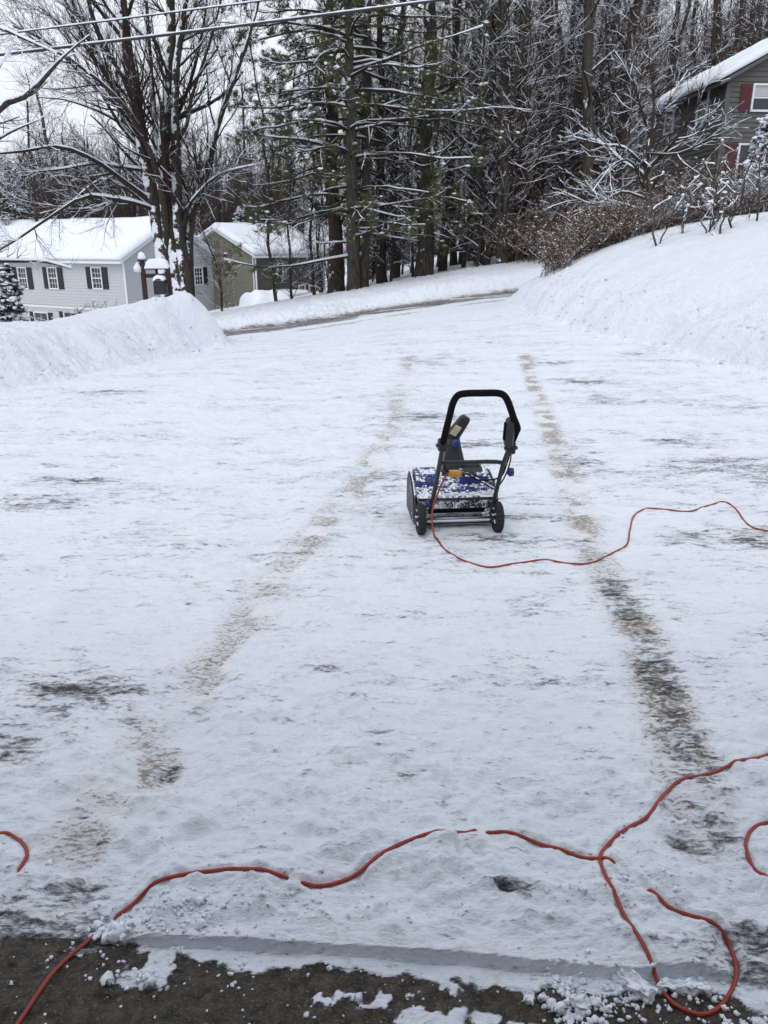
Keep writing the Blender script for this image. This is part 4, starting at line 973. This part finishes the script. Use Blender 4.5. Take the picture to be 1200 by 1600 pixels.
# evergreens
sp = conifer('spruce_tree', 31, 7.5, 2.6, 110, snow=.5); p_ = W(18, 300, 52); sp.location = (p_.x, 52, p_.z - 5.8); tag(sp, 'dark snowy spruce at the left edge above the white house roof', 'tree')
sp = conifer('spruce_tree', 32, 6, 1.5, 80, snow=1.6, dense=.7); p_ = W(374, 325, 66); sp.location = (p_.x, 66, p_.z - 5.9); tag(sp, 'small pale spruce thick with snow, seen over the tan house roof', 'tree')
sp = conifer('arborvitae', 33, 2.7, .62, 120, snow=.5, blade=(.07, .012), dense=1.4, z0=.05, top_pow=.75); p_ = W(4, 415, 19.5); sp.location = (p_.x, 19.5, p_.z - 2.6); tag(sp, 'narrow dark evergreen cone flecked with snow, at the left before the white house', 'evergreen')
sp = conifer('spruce_tree', 34, 4.2, 1.4, 90, snow=1.9, dense=.8); p_ = W(1212, 176, 24); sp.location = (p_.x, 24, p_.z - 4.2); tag(sp, 'young evergreen loaded with snow at the right edge in front of the brown house', 'tree')

# small snow-laden tree in front of the brown house
def small_tree():
    rng = np.random.RandomState(41); Y = 21.; b = W(1012, 372, Y); off = np.array([b.x, Y, hz(b.x, Y)])
    L = [limb(q, a, c, 10) for q, a, c in (([(1014, 400, Y), (1012, 330, Y), (1008, 270, Y), (1016, 215, Y), (1022, 160, Y), (1014, 90, Y)], .085, .02),)]
    M = [limb(q, a, c, 10) for q, a, c in (([(1010, 268, Y), (1040, 236, Y - .3), (1066, 205, Y - .5), (1090, 165, Y - .7), (1098, 130, Y - .7)], .055, .015), ([(1010, 262, Y), (1050, 234, Y + .3), (1085, 215, Y + .5), (1128, 180, Y + .6)], .04, .01),
         ([(1010, 262, Y), (975, 232, Y - .3), (940, 226, Y - .5), (895, 214, Y - .6)], .04, .01), ([(1006, 272, Y), (975, 254, Y + .3), (945, 226, Y + .5), (905, 205, Y + .7)], .035, .01),
         ([(1005, 275, Y), (980, 250, Y - .6), (955, 262, Y - .9), (925, 300, Y - 1.2)], .03, .01), ([(1016, 215, Y), (1000, 165, Y - .2), (985, 120, Y - .3), (960, 80, Y - .3)], .035, .01),
         ([(1016, 215, Y), (1050, 150, Y + .2), (1075, 110, Y + .4)], .03, .01), ([(1010, 240, Y), (1060, 240, Y - .7), (1110, 215, Y - 1.1), (1135, 195, Y - 1.3)], .035, .01),
         ([(1006, 310, Y), (970, 300, Y - .7), (930, 320, Y - 1), (880, 300, Y - 1.2)], .03, .01), ([(1010, 330, Y), (975, 320, Y + .4), (940, 310, Y + .6), (915, 285, Y + .8)], .03, .01))]
    P0, R0 = stack(L); P1, R1 = stack(M); P0 = P0 - off; P1 = P1 - off
    A, RA = grow(np.concatenate([P0[:, :], P1]), np.concatenate([R0, R1]), 12, .25, 1, 28, 60, .6, 1.5, .5, 6, .05, .12, rng, .008, .35); Bb, RB = grow(A, RA, 6, .2, 1, 25, 55, .25, .8, .6, 4, .04, .12, rng, .004, .5)
    o = tree_obj('bare_tree', tubes(P0, R0, 10), join([tubes(P1, R1, 8), tubes(A, RA, 5), tubes(Bb, RB, 3)]), join([ridges(P1, R1, rng, .018), ridges(P1, R1, rng, .012), ridges(A, RA, rng, .009), ridges(Bb, RB, rng, .006, keep=.45)]), (M_bark, M_twig)); o.location = off
    tag(o, 'small spreading tree with thick white snow along every branch, in front of the brown house', 'tree')
small_tree()

def bush(seed, h=1.3, w_=1.0, ns=26, leaf=True, name='brown_bush', mat=None, fork=5, snow=.3, lf=(.045, .03)):
    rng = np.random.RandomState(seed); K = 6; az = rng.uniform(0, 6.28, ns); sp_ = rng.uniform(.1, 1, ns) ** .7; P0 = np.zeros((ns, K, 3)); s_ = np.linspace(0, 1, K); hh = h * rng.uniform(.6, 1, ns)
    bx, by = rng.normal(size=ns) * w_ * .25, rng.normal(size=ns) * w_ * .25
    P0[..., 0] = bx[:, None] + np.cos(az)[:, None] * w_ * sp_[:, None] * s_ ** 1.4; P0[..., 1] = by[:, None] + np.sin(az)[:, None] * w_ * sp_[:, None] * s_ ** 1.4; P0[..., 2] = -.1 + hh[:, None] * s_ * (1.1 - .25 * s_ * sp_[:, None])
    P0 += np.cumsum(rng.normal(size=P0.shape) * .025, 1) * (h / 1.3); R0 = rng.uniform(.006, .014, ns)[:, None] * np.linspace(1, .4, K)[None] * (h / 1.3) ** .5
    A, RA = grow(P0, R0, fork, .2, 1, 20, 60, h * .2, h * .5, .6, 5, .05, .14, rng, .004, .5); Bb, RB = grow(A, RA, 4, .15, 1, 20, 60, h * .1, h * .25, .6, 3, .04, .15, rng, .003, .6)
    root = empty(name); st = link('stems', np_mesh('stems', *join([tubes(P0, R0, 5), tubes(A, RA, 4), tubes(Bb, RB, 3)]), mat or M_twigred), root)
    if leaf:
        p, d = pts_on(Bb, 4, .1, rng); link('leaves', np_mesh('leaves', *blades(p, d, 1, lf[0], lf[1], rng, 1.2, -.3), M_leaf, False), root)
    p, d = pts_on(Bb, 1, .5, rng); p = p[rng.rand(len(p)) < snow]
    link('branch_snow', np_mesh('branch_snow', *join([lumps(p, .024, rng), ridges(P0, R0, rng, .006), ridges(A, RA, rng, .006, keep=.5), ridges(Bb, RB, rng, .005, keep=.15, n=3)]), M_snow), st)
    return root
bl_ = [bush(51, 1.2, .9, 34, snow=.16), bush(52, 1.5, 1.1, 38, snow=.12), bush(53, 1.9, 1.2, 44, leaf=True, fork=6, snow=.08, lf=(.035, .02))]
BG = 'brown thicket along the top of the bank'
row = [(797, 26.2, 0, 1.1), (822, 25.8, 1, 1.0), (850, 25.4, 0, 1.2), (866, 17.6, 0, .62), (892, 17.9, 1, .62), (915, 18.2, 0, .75), (938, 18.5, 1, .7), (962, 18.3, 0, .72), (985, 18.8, 1, .66), (1012, 18.9, 2, .45), (1045, 19.2, 2, .5), (1100, 19.1, 2, .55),
       (1150, 19.4, 2, .6), (1195, 19.7, 2, .62), (845, 27.5, 2, 1.0), (895, 27, 2, 1.1), (945, 27, 2, 1.15), (1000, 28, 2, 1.2), (1060, 28, 2, 1.3), (1120, 28, 2, 1.3), (1180, 28, 2, 1.3), (870, 26.4, 1, 1.1), (905, 26.8, 1, 1.2)]
for i, (px, Y, k, s_) in enumerate(row):
    if Y < 24 and k < 2: lab = 'low bush with rusty dead leaves along the bank crest, left of the crooked shrubs'
    elif Y < 24: lab = 'waist-high reddish brown bush in the row behind the crooked snowy shrubs at the right'
    else: lab = 'taller brown brush at the back of the thicket before the trunks and the brown house'
    put(bl_[k], px, Y, s_, rng.uniform(0, 6.28), lab, 'bush', BG + ', ' + ('front left' if Y < 24 and k < 2 else 'front right' if Y < 24 else 'back'))
def crooked(seed, h, bend):
    rng = np.random.RandomState(seed); K = 7; P0 = np.zeros((2, K, 3)); s_ = np.linspace(0, 1, K); P0[:, :, 2] = -.1 + h * s_ * np.array([[1], [.75]])
    P0[..., :2] += np.cumsum(rng.normal(size=(2, K, 2)) * .055, 1); P0[0, :, 0] += bend * s_; P0[1, :, 0] -= bend * s_ * 1.2; R0 = np.array([[.022], [.016]]) * np.linspace(1, .5, K)[None]
    A, RA = grow(P0, R0, 4, .35, .98, 25, 60, .25, .55, .7, 5, .08, .2, rng, .007, .6); Bb, RB = grow(A, RA, 3, .2, 1, 25, 60, .08, .25, .6, 4, .05, .2, rng, .003, .6)
    C, RC = grow(P0, R0, 6, .02, .3, 50, 85, .15, .5, .2, 5, .02, .2, rng, .003, .5)
    root = empty('crooked_shrub'); st = link('stems', np_mesh('stems', *join([tubes(P0, R0, 7), tubes(A, RA, 5), tubes(Bb, RB, 3), tubes(C, RC, 3)]), M_bark2), root)
    tips = A[:, -1].copy(); tips[:, 2] += .02
    link('branch_snow', np_mesh('branch_snow', *join([ridges(P0, R0, rng, .014), ridges(P0, R0, rng, .012), ridges(A, RA, rng, .011), ridges(Bb, RB, rng, .005, keep=.4), lumps(tips, .028, rng, .8)]), M_snow), st)
    return root
for i, (px, Y, h, bd, lab) in enumerate(((1034, 15.8, 1.75, -.35, 'leaning thin shrub with a ball of snow at its top, leftmost on the right bank'), (1058, 16.6, 1.0, .1, 'knee-high crooked shrub, second from the left on the right bank'), (1098, 15.9, 1.15, -.12, 'low many-forked crooked shrub in the middle of the row on the bank'),
      (1112, 16.4, 1.75, -.1, 'upright crooked shrub with two snowballs on its upper fork'), (1118, 15.4, .75, .05, 'short snapped-looking crooked stub in front of the upright shrub'), (1142, 15.7, 1.5, .22, 'crooked shrub slanting right with snow along its stem'), (1174, 16.3, 1.35, -.05, 'last crooked shrub near the right edge of the bank'), (1205, 15.6, 1.5, .1, 'crooked shrub half cut by the right edge of the picture'))):
    sh = crooked(300 + i, h, bd); p_ = W(px, 380, Y); sh.location = (p_.x, Y, hz(p_.x, Y) + .03); tag(sh, lab, 'shrub')
# twiggy brush behind the left bank, before the white house
sh = bush(61, 1.5, 1.5, 22, leaf=False, name='twiggy_shrub', mat=M_twig, fork=5, snow=.1); p_ = W(150, 480, 18.5); sh.location = (p_.x, 18.5, W(150, 500, 18.5).z - .5); sh.scale = (1.25, 1.0, .72); tag(sh, 'dark twiggy shrub with arching stems behind the left snow bank, before the white house', 'shrub')
# ------------------------------------------------------------------ snow blower
M_blk = dusted('black_plastic', (.016, .017, .019), .45, .02, 60, 0, .22); M_foam = plain('foam_grip', (.006, .006, .0065), .9, 0, .2, 80, .002); M_foam.node_tree.nodes['Principled BSDF'].inputs['Specular IOR Level'].default_value = .15
M_tubeb = dusted('black_tube', (.014, .015, .017), .35, -.04, 90, 0, .15); M_blue = dusted('blue_plastic', (.008, .021, .14), .4, .17, 60, 0, .42)
M_bluec = dusted('blue_knob', (.010, .024, .14), .4, -.08, 60, 0, .2); M_ledge = dusted('dusted_black_plastic', (.02, .021, .024), .5, .26, 55, 0, .5)
M_yel = plain('yellow_plug', (.50, .27, .03), .45, 0, .2, 30); M_rub = dusted('rubber_tread', (.012, .012, .013), .8, .02, 70, 0, .15); M_sil = plain('scraped_steel', (.25, .26, .27), .35, .8)
M_chute = dusted('chute_plastic', (.03, .032, .037), .4, .04, 50, 0, .1)
M_side = dusted('side_dusted', (.012, .016, .035), .5, .40, 28, 0, .0)
BX, BY, BA = .435, 4.19, R(5)
def surf(x, y):
    j = int(np.clip(np.searchsorted(rows, y) - 1, 0, len(rows) - 2)); f = (y - rows[j]) / (rows[j + 1] - rows[j])
    z = [float(np.interp(x, GX[k], Z[k])) for k in (j, j + 1)]; return z[0] * (1 - f) + z[1] * f
BZ = surf(BX, BY) - .004
def lw(x, y, z):
    dx, dy = x - BX, y - BY; return Vector((dx * math.cos(BA) + dy * math.sin(BA), -dx * math.sin(BA) + dy * math.cos(BA), z - BZ))
bw = empty('snow_blower', (BX, BY, BZ), BA); tag(bw, 'small blue and black snow blower with a tall black handle, standing on the driveway', 'snow blower')
def zz(pts): return [lw(*p) for p in pts]
def wheel(x):
    rx = MB()
    # tyre: lathe with a lugged tread
    n = 40; prof = [(-.021, .060), (-.023, .078), (-.017, .086), (0, .0885), (.017, .086), (.023, .078), (.021, .060)]; vs = []
    for j in range(n):
        a = 2 * math.pi * j / n; lug = .004 if j % 2 else 0
        for i, (t, r_) in enumerate(prof): rr = r_ + (lug if 1 < i < 5 else 0); vs.append((t, rr * math.cos(a), rr * math.sin(a)))
    m = len(prof); fs = [(j * m + i, j * m + (i + 1) % m, ((j + 1) % n) * m + (i + 1) % m, ((j + 1) % n) * m + i) for j in range(n) for i in range(m)]
    w_ = empty('wheel', (x, .0, .090)); w_.parent = bw
    MB().add(vs, fs).build('tyre', M_rub, w_)
    rm = MB().tube([(-.018, 0, 0), (-.012, 0, 0), (.012, 0, 0), (.020, 0, 0)], [.058, .061, .061, .058], 28).tube([(-.034, 0, 0), (.034, 0, 0)], .020, 16)
    for k in range(5):
        a = k * 2 * math.pi / 5; rm.tube([(.022, .02 * math.cos(a), .02 * math.sin(a)), (.022, .056 * math.cos(a), .056 * math.sin(a))], .006, 6).tube([(-.022, .02 * math.cos(a), .02 * math.sin(a)), (-.022, .056 * math.cos(a), .056 * math.sin(a))], .006, 6)
    rm.build('rim', M_ledge, w_)
wheel(-.224); wheel(.224)
MB().tube([(-.21, 0, .090), (.21, 0, .090)], .008, 10).build('axle', M_sil, bw)
side = [(.06, .035), (.05, .10), (.10, .205), (.18, .262), (.30, .288), (.38, .280), (.43, .22), (.44, .12), (.43, .02), (.40, .012), (.20, .012)]
for x0, x1 in ((-.252, -.243), (.235, .244)): 
    MB().prism(side, x0, x1, 0).build('side_plate', M_ledge, bw, bevel=.003)
    xi = x0 - .006 if x0 < 0 else x1
    MB().prism([(y * .9 + .03, z * .86 + .02) for y, z in side], xi, xi + .006, 0).build('side_cover', M_side, bw, bevel=.002)
# blue hood: a curved deck over the auger
pro = [(.105, .205), (.13, .228), (.17, .252), (.22, .270), (.28, .284), (.35, .282), (.39, .262), (.42, .22), (.435, .17)]
hood = MB(); vs = []; nx = 15
for i in range(nx):
    x = -.242 + .476 * i / (nx - 1); e_ = 1 - abs(2 * i / (nx - 1) - 1) ** 6
    for (y, z) in pro: vs.append((x, y, z - .012 + .014 * e_ + .006 * math.sin(i * 1.3 + y * 20)))
k = len(pro); f = [(i * k + j, i * k + j + 1, (i + 1) * k + j + 1, (i + 1) * k + j) for i in range(nx - 1) for j in range(k - 1)]
hood.add(vs, f, 0, True).add([(v[0], v[1] + .0, v[2] - .006) for v in vs], [tuple(reversed(q)) for q in f], 0, True)
hood.build('hood', M_blue, bw)
MB().prism([(.14, .235), (.155, .268), (.20, .300), (.30, .315), (.34, .30), (.30, .26)], -.235, -.10, 0).build('belt_cover', M_blue, bw, bevel=.012)
MB().prism([(.15, .245), (.165, .290), (.21, .322), (.31, .325), (.35, .30), (.28, .26)], .03, .20, 0).build('motor_cover', M_blue, bw, bevel=.014)
MB().prism([(.19, .308), (.215, .330), (.29, .333), (.31, .322)], .05, .17, 0).build('vent_panel', M_blk, bw, bevel=.004)
for i in range(5): MB().box((.065 + .02 * i, .225, .3335), (.075 + .02 * i, .285, .338)).build('vent_rib', M_blk, bw)
# rear: snowy ledge, dusted panel, dark opening, scraper bar
MB().box((-.236, .055, .178), (.234, .125, .205), bev=.008).build('rear_ledge', M_ledge, bw)
MB().prism([(.072, .125), (.066, .1775), (.085, .1775), (.092, .125)], -.215, .215, 0).build('rear_panel', dusted('panel_dusted', (.02, .021, .024), .5, .52, 110, 0, .0), bw, bevel=.003)
MB().box((-.234, .27, .03), (.234, .285, .20)).build('inner_back', M_blk, bw)
MB().box((-.215, .07, .030), (.215, .10, .046), bev=.005).build('scraper_bar', M_ledge, bw)
MB().box((-.20, .050, .047), (.20, .09, .066), bev=.009).build('bar_snow', M_snow, bw)
for x0 in (-.235, .195): MB().prism([(.06, .03), (.055, .10), (.09, .178), (.13, .178), (.13, .03)], x0, x0 + .03, 0).build('rear_bracket', M_ledge, bw, bevel=.004)
aug = MB().tube([(-.23, .34, .13), (.23, .34, .13)], .016, 12)
for s_ in (-1, 1):
    for k in range(10):
        a0 = k * .5; a1 = a0 + .5; xa, xb = s_ * (.02 + .02 * k), s_ * (.04 + .02 * k)
        aug.add([(xa, .34 + .02 * math.cos(a0), .13 + .02 * math.sin(a0)), (xa, .34 + .085 * math.cos(a0), .13 + .085 * math.sin(a0)), (xb, .34 + .085 * math.cos(a1), .13 + .085 * math.sin(a1)), (xb, .34 + .02 * math.cos(a1), .13 + .02 * math.sin(a1)),
                 (xa + .004, .34 + .02 * math.cos(a0), .13 + .02 * math.sin(a0)), (xa + .004, .34 + .085 * math.cos(a0), .13 + .085 * math.sin(a0)), (xb + .004, .34 + .085 * math.cos(a1), .13 + .085 * math.sin(a1)), (xb + .004, .34 + .02 * math.cos(a1), .13 + .02 * math.sin(a1))],
                [(0, 1, 2, 3), (7, 6, 5, 4), (1, 5, 6, 2), (0, 3, 7, 4), (0, 4, 5, 1), (3, 2, 6, 7)])
aug.build('auger', M_bluec, bw)
# chute, deflector, knob
cb = lw(.405, 4.49, .285)
MB().tube([cb + Vector((0, 0, -.02)), cb + Vector((0, 0, .012)), cb + Vector((0, 0, .03))], [.075, .078, .066], 26).build('chute_ring', M_blk, bw)
ch = MB(); secs = [(cb + Vector((.012, 0, .02)), .078, .062), (cb + Vector((.010, .0, .10)), .064, .050), (cb + Vector((.006, .005, .19)), .046, .042), (cb + Vector((.006, .012, .235)), .040, .036)]
vs = []
for c, a, b in secs:
    for sx, sy in ((-1, -1), (-.55, -1.15), (.55, -1.15), (1, -1), (1.05, .2), (1, 1), (-1, 1), (-1.05, .2)): vs.append(c + Vector((sx * a, sy * b, 0)))
f = [(i * 8 + j, i * 8 + (j + 1) % 8, (i + 1) * 8 + (j + 1) % 8, (i + 1) * 8 + j) for i in range(3) for j in range(8)] + [tuple(range(24, 32))]
ch.add(vs, f).build('chute', M_chute, bw, bevel=.004)
d0 = cb + Vector((-.016, .012, .215)); d1 = cb + Vector((.085, .0, .365))
dv = (d1 - d0).normalized(); sd_ = Vector((.78, -.1, -.45)).normalized(); up_ = dv.cross(sd_).normalized(); Md = Matrix((sd_, up_, dv)).transposed().to_4x4(); Md.translation = d0
L_ = (d1 - d0).length
dm = MB(); vs = []
for t, a, b in ((-.01, .048, .040), (L_ * .5, .040, .036), (L_ * .9, .034, .030), (L_, .026, .024)):
    for k_ in range(12):
        an = 2 * math.pi * k_ / 12; ca, sa = math.cos(an), math.sin(an); vs.append(Md @ Vector((a * math.copysign(abs(ca) ** .6, ca), b * math.copysign(abs(sa) ** .6, sa), t)))
f = [(i * 12 + j, i * 12 + (j + 1) % 12, (i + 1) * 12 + (j + 1) % 12, (i + 1) * 12 + j) for i in range(3) for j in range(12)] + [tuple(range(36, 48)), tuple(range(11, -1, -1))]
dm.add(vs, f, 0, False).build('deflector', M_blk, bw, bevel=.004)
MB().box((-.030, -.046, .05), (.010, -.038, .115), M=Md, bev=.003).build('warning_decal', plain('decal_cream', (.42, .38, .25), .5), bw)
kn = cb + Vector((.014, -.062, .222))
kb = MB().tube([kn, kn + Vector((0, -.012, 0)), kn + Vector((0, -.030, 0)), kn + Vector((0, -.034, 0))], [.020, .026, .024, .012], 9); kb.build('chute_knob', M_bluec, bw)
# handle
hl_ = zz([(.266, 4.20, .15), (.284, 4.12, .31), (.300, 4.03, .48), (.313, 3.955, .625)])
hr_ = zz([(.628, 4.25, .15), (.640, 4.16, .31), (.650, 4.05, .48), (.665, 3.96, .60)])
for h_ in (hl_, hr_): MB().tube(catmull(h_, 5), .0125, 14).build('lower_handle', M_tubeb, bw)
top = zz([(.306, 3.975, .59), (.318, 3.92, .68), (.332, 3.84, .79), (.342, 3.79, .865), (.362, 3.765, .908), (.400, 3.757, .921), (.48, 3.757, .923), (.555, 3.757, .923), (.592, 3.765, .908), (.620, 3.79, .865), (.655, 3.835, .785), (.684, 3.87, .725), (.684, 3.90, .695), (.672, 3.94, .63), (.668, 3.955, .60)])
MB().tube(catmull(top, 6), .0175, 16).build('grip_loop', M_foam, bw)
MB().tube(catmull(zz([(.300, 4.045, .475), (.318, 4.045, .490), (.38, 4.045, .492), (.57, 4.055, .494), (.635, 4.055, .490), (.652, 4.055, .475)]), 4), .0115, 12).build('crossbar', M_tubeb, bw)
for p in ((.309, 3.965, .61), (.668, 3.95, .60)):
    c = lw(*p); MB().box(c - Vector((.024, .024, .034)), c + Vector((.024, .024, .034)), bev=.008).tube([c + Vector((-.036, -.01, 0)), c + Vector((.034, -.01, 0))], .010, 10).build('clamp', M_blk, bw)
c = lw(.652, 3.885, .70); Mx = Matrix.Translation(c) @ Matrix.Rotation(R(-4), 4, 'Y') @ Matrix.Rotation(R(24), 4, 'X')
MB().box((-.027, -.026, -.095), (.020, .030, .085), M=Mx, bev=.014).build('switch_box', M_blk, bw)
MB().box((-.036, -.010, -.05), (-.0275, .012, .06), M=Mx, bev=.003).build('trigger', M_foam, bw)
c = lw(.688, 4.09, .425); MB().tube([c + Vector((-.01, 0, 0)), c + Vector((.006, 0, 0)), c + Vector((.026, 0, 0))], [.010, .026, .024], 8).build('wing_knob', M_bluec, bw)
c = lw(.262, 4.17, .215); MB().tube([c + Vector((.01, 0, 0)), c + Vector((-.006, 0, 0)), c + Vector((-.022, 0, 0))], [.010, .024, .022], 8).build('wing_knob', M_bluec, bw)
MB().tube(catmull(zz([(.650, 3.92, .62), (.674, 4.00, .56), (.668, 4.06, .47), (.652, 4.10, .40), (.60, 4.14, .365), (.53, 4.16, .36), (.48, 4.17, .385), (.445, 4.17, .395)]), 6), .0045, 8).build('power_lead', M_foam, bw)
MB().tube(catmull(zz([(.672, 3.98, .59), (.690, 4.06, .50), (.675, 4.14, .38), (.650, 4.20, .30), (.64, 4.24, .24)]), 6), .004, 8).build('switch_cable', M_foam, bw)
MB().tube(catmull(zz([(.330, 3.83, .80), (.312, 3.86, .74), (.300, 3.92, .66), (.298, 3.96, .60)]), 6), .0035, 6).build('cord_hook', M_foam, bw)
MB().tube(catmull(zz([(.325, 4.05, .485), (.335, 4.09, .45), (.350, 4.13, .42), (.372, 4.15, .405)]), 6), .0045, 6).build('cord_retainer', M_foam, bw)
c = lw(.545, 4.33, .325); MB().tube([c, c + Vector((-.03, -.03, .035)), c + Vector((-.05, -.05, .045))], [.012, .012, .014], 10).build('chute_crank', M_blk, bw)
MB().tube(zz([(.53, 4.28, .335), (.655, 4.22, .275)]), .007, 8).build('support_rod', M_ledge, bw)
# loose snow lying on the machine
rng = np.random.RandomState(3); pp = []
for i in range(280):
    x = rng.uniform(-.23, .22); t = rng.rand() ** 1.2; y = .07 + .34 * t; z = float(np.interp(y, [p[0] for p in pro], [p[1] for p in pro])) + .003; pp.append((x, y, z if y > .125 else .206))
for i in range(90):
    s_ = -1 if i % 2 else 1; pp.append((s_ * (.20 - abs(rng.normal()) * .018), .08 + abs(rng.normal()) * .03, .05 + abs(rng.normal()) * .045))
for i in range(60): pp.append((rng.uniform(-.22, .22), rng.uniform(.05, .12), .206 + rng.uniform(0, .012)))
pp = np.array(pp); link('loose_snow', np_mesh('loose_snow', *lumps(pp, .008, rng, .8), M_snow), bw)

# ------------------------------------------------------------------ the extension cord, one piece, in and out of the snow
M_cord = dusted('orange_cord', (.29, .031, .015), .45, -.17, 120, 0, .10)
cc_, bb = cord_xy, cord_bury
zc = np.array([surf(v.x, v.y) for v in cc_]); RC_ = .0052
zs = np.convolve(np.pad(zc, 5, mode='edge'), np.ones(11) / 11, 'valid'); zs = np.maximum(zs, zc - .003)
zs = zs + RC_ * .55 - .026 * S(bb, .10, .95) + .0025 * (vn(np.arange(len(zs)) * .11, np.zeros(len(zs)), 8) - .5)
cc_ = [Vector((v.x, v.y, float(z))) for v, z in zip(cc_, zs)]
tail = catmull([cc_[-1], (.281, 4.02, .075), (.268, 4.065, .17), (.283, 4.09, .25), (.315, 4.115, .33), (.345, 4.14, .385), (.366, 4.15, .400)], 10)
cord = MB().tube(cc_[:-1] + tail, RC_, 10).build('extension_cord', M_cord); tag(cord, 'long orange red extension cord winding over the snow from the garage to the snow blower', 'extension cord')
a = Vector((.366, 4.15, .400)); b_ = Vector((.432, 4.165, .392)); dd_ = b_ - a
MB().tube([a - dd_ * .1, a, a + dd_ * .4, a + dd_ * .8, b_], [.009, .019, .0225, .0225, .018], 12).build('cord_plug', M_yel, cord)
MB().tube([b_, b_ + dd_ * .35], [.015, .013], 12).build('plug_face', M_blk, cord)

# ------------------------------------------------------------------ crumbs and chunks of snow by the cut edge
rng = np.random.RandomState(15); pts = []; rad = []
def crumbs(px, py, sx, sy, n, r_):
    c = hit(px, py)
    for i in range(n):
        x, y = c.x + rng.normal() * sx, c.y + rng.normal() * sy
        if y < .95: continue
        pts.append((x, y, surf(x, y))); rad.append(r_ * rng.uniform(.4, 1) ** 1.5 * (2 if rng.rand() < .07 else 1))
for a in ((600, 1570, .50, .07, 110, .0035), (885, 1550, .035, .035, 110, .0065), (900, 1585, .03, .02, 60, .008), (225, 1535, .02, .015, 16, .008), (175, 1530, .01, .01, 6, .008), (365, 1540, .02, .03, 16, .006), (960, 1560, .05, .04, 60, .006), (1000, 1575, .09, .03, 60, .006),
          (300, 1450, .12, .03, 70, .006), (250, 1440, .10, .03, 70, .007), (500, 1440, .25, .03, 70, .004), (950, 1420, .10, .04, 60, .005), (1120, 1560, .06, .05, 60, .007), (170, 1460, .03, .01, 40, .012), (150, 1500, .10, .04, 40, .005), (700, 1240, .6, .3, 90, .003), (500, 1350, .4, .12, 90, .0035), (1000, 1330, .15, .10, 60, .004), (60, 1350, .15, .1, 30, .005)):
    crumbs(*a)
pts = np.array(pts); rad = np.array(rad)
K = 5; Pc = np.repeat(pts[:, None], K, 1).copy(); an = rng.uniform(0, 6.28, len(pts)); off_ = np.array([-1.1, -.7, 0, .7, 1.1]); Pc[..., 0] += np.cos(an)[:, None] * rad[:, None] * off_; Pc[..., 1] += np.sin(an)[:, None] * rad[:, None] * off_; Pc[..., 2] += (rad * .35)[:, None]
v, q = tubes(Pc, rad[:, None] * np.array([.2, .8, 1, .75, .2])[None], 7); v = v + rng.normal(size=v.shape) * np.repeat(rad, K * 7)[:, None] * .24
o = link('snow_crumbs', np_mesh('snow_crumbs', v, q, M_snow, True)); o['kind'] = 'stuff'; tag(o, 'loose crumbs of snow scattered along the cut edge of the snow', 'snow')
# clods thrown against the foot of both banks
rng = np.random.RandomState(25); pts = []; rad = []
for i in range(620):
    y = rng.uniform(5.5, 17) if rng.rand() < .8 else rng.uniform(5, 10); sR = rng.rand() < .6
    e_ = float(np.interp(y, RY, RX)) if sR else float(np.interp(y, LY, LX)); d_ = rng.normal() * .16 + .08 + (rng.rand() ** 3) * .8; x = e_ + d_ if sR else e_ - d_
    pts.append((x, y, surf(x, y))); rad.append(.008 + .030 * rng.rand() ** 3)
pts = np.array(pts); rad = np.array(rad); Pc = np.repeat(pts[:, None], K, 1).copy(); an = rng.uniform(0, 6.28, len(pts)); Pc[..., 0] += np.cos(an)[:, None] * rad[:, None] * off_; Pc[..., 1] += np.sin(an)[:, None] * rad[:, None] * off_
v, q = tubes(Pc, rad[:, None] * np.array([.2, .8, 1, .75, .2])[None], 8); v = v + rng.normal(size=v.shape) * np.repeat(rad, K * 8)[:, None] * .16
o = link('snow_clods', np_mesh('snow_clods', v, q, M_bank, True)); o['kind'] = 'stuff'; tag(o, 'clods of ploughed snow scattered along the foot of the banks', 'snow')
def chunk(px, py, dims, rz, tilt, label, seed):
    c = hit(px, py); r_ = np.random.RandomState(seed); import bmesh
    bm = bmesh.new(); bmesh.ops.create_cube(bm, size=1); bmesh.ops.subdivide_edges(bm, edges=bm.edges, cuts=16, use_grid_fill=True)
    for v_ in bm.verts:
        n_ = v_.co.copy(); m_ = max(abs(n_.x), abs(n_.y), abs(n_.z)); v_.co = n_ * (.93 + .07 * (n_.length / m_) ** -1)
        v_.co.x *= dims[0]; v_.co.y *= dims[1]; v_.co.z *= dims[2]; q_ = v_.co * 60; v_.co += Vector((float(fbm(q_.x + q_.z, q_.y, 3, seed)) - .5, float(fbm(q_.x, q_.y - q_.z, 3, seed + 1)) - .5, float(fbm(q_.x + 3, q_.y + q_.z, 3, seed + 2)) - .5)) * min(dims) * 1.1; v_.co += Vector(r_.normal(size=3) * min(dims) * .02)
    me = bpy.data.meshes.new('snow_chunk'); bm.to_mesh(me); bm.free(); me.materials.append(M_snow)
    for p_ in me.polygons: p_.use_smooth = True
    o = link('snow_chunk', me); o.location = (c.x, c.y, surf(c.x, c.y) + dims[2] * .38); o.rotation_euler = (R(tilt), 0, R(rz)); tag(o, label, 'snow chunk')
chunk(988, 1540, (.10, .034, .022), -50, 6, 'slab of snow broken off the cut edge, lying slanted by the cord', 1)
chunk(1068, 1545, (.11, .026, .022), -4, 0, 'flat snow block left inside the loop of cord', 2)
chunk(908, 1572, (.035, .03, .022), 30, 10, 'small lump of snow among crumbs on the dark floor', 3)
chunk(824, 1562, (.028, .02, .016), 70, 0, 'little lone snow lump on the dark floor left of the crumb pile', 4)
for o_ in bpy.data.objects:
    if '_used' in o_: del o_['_used']
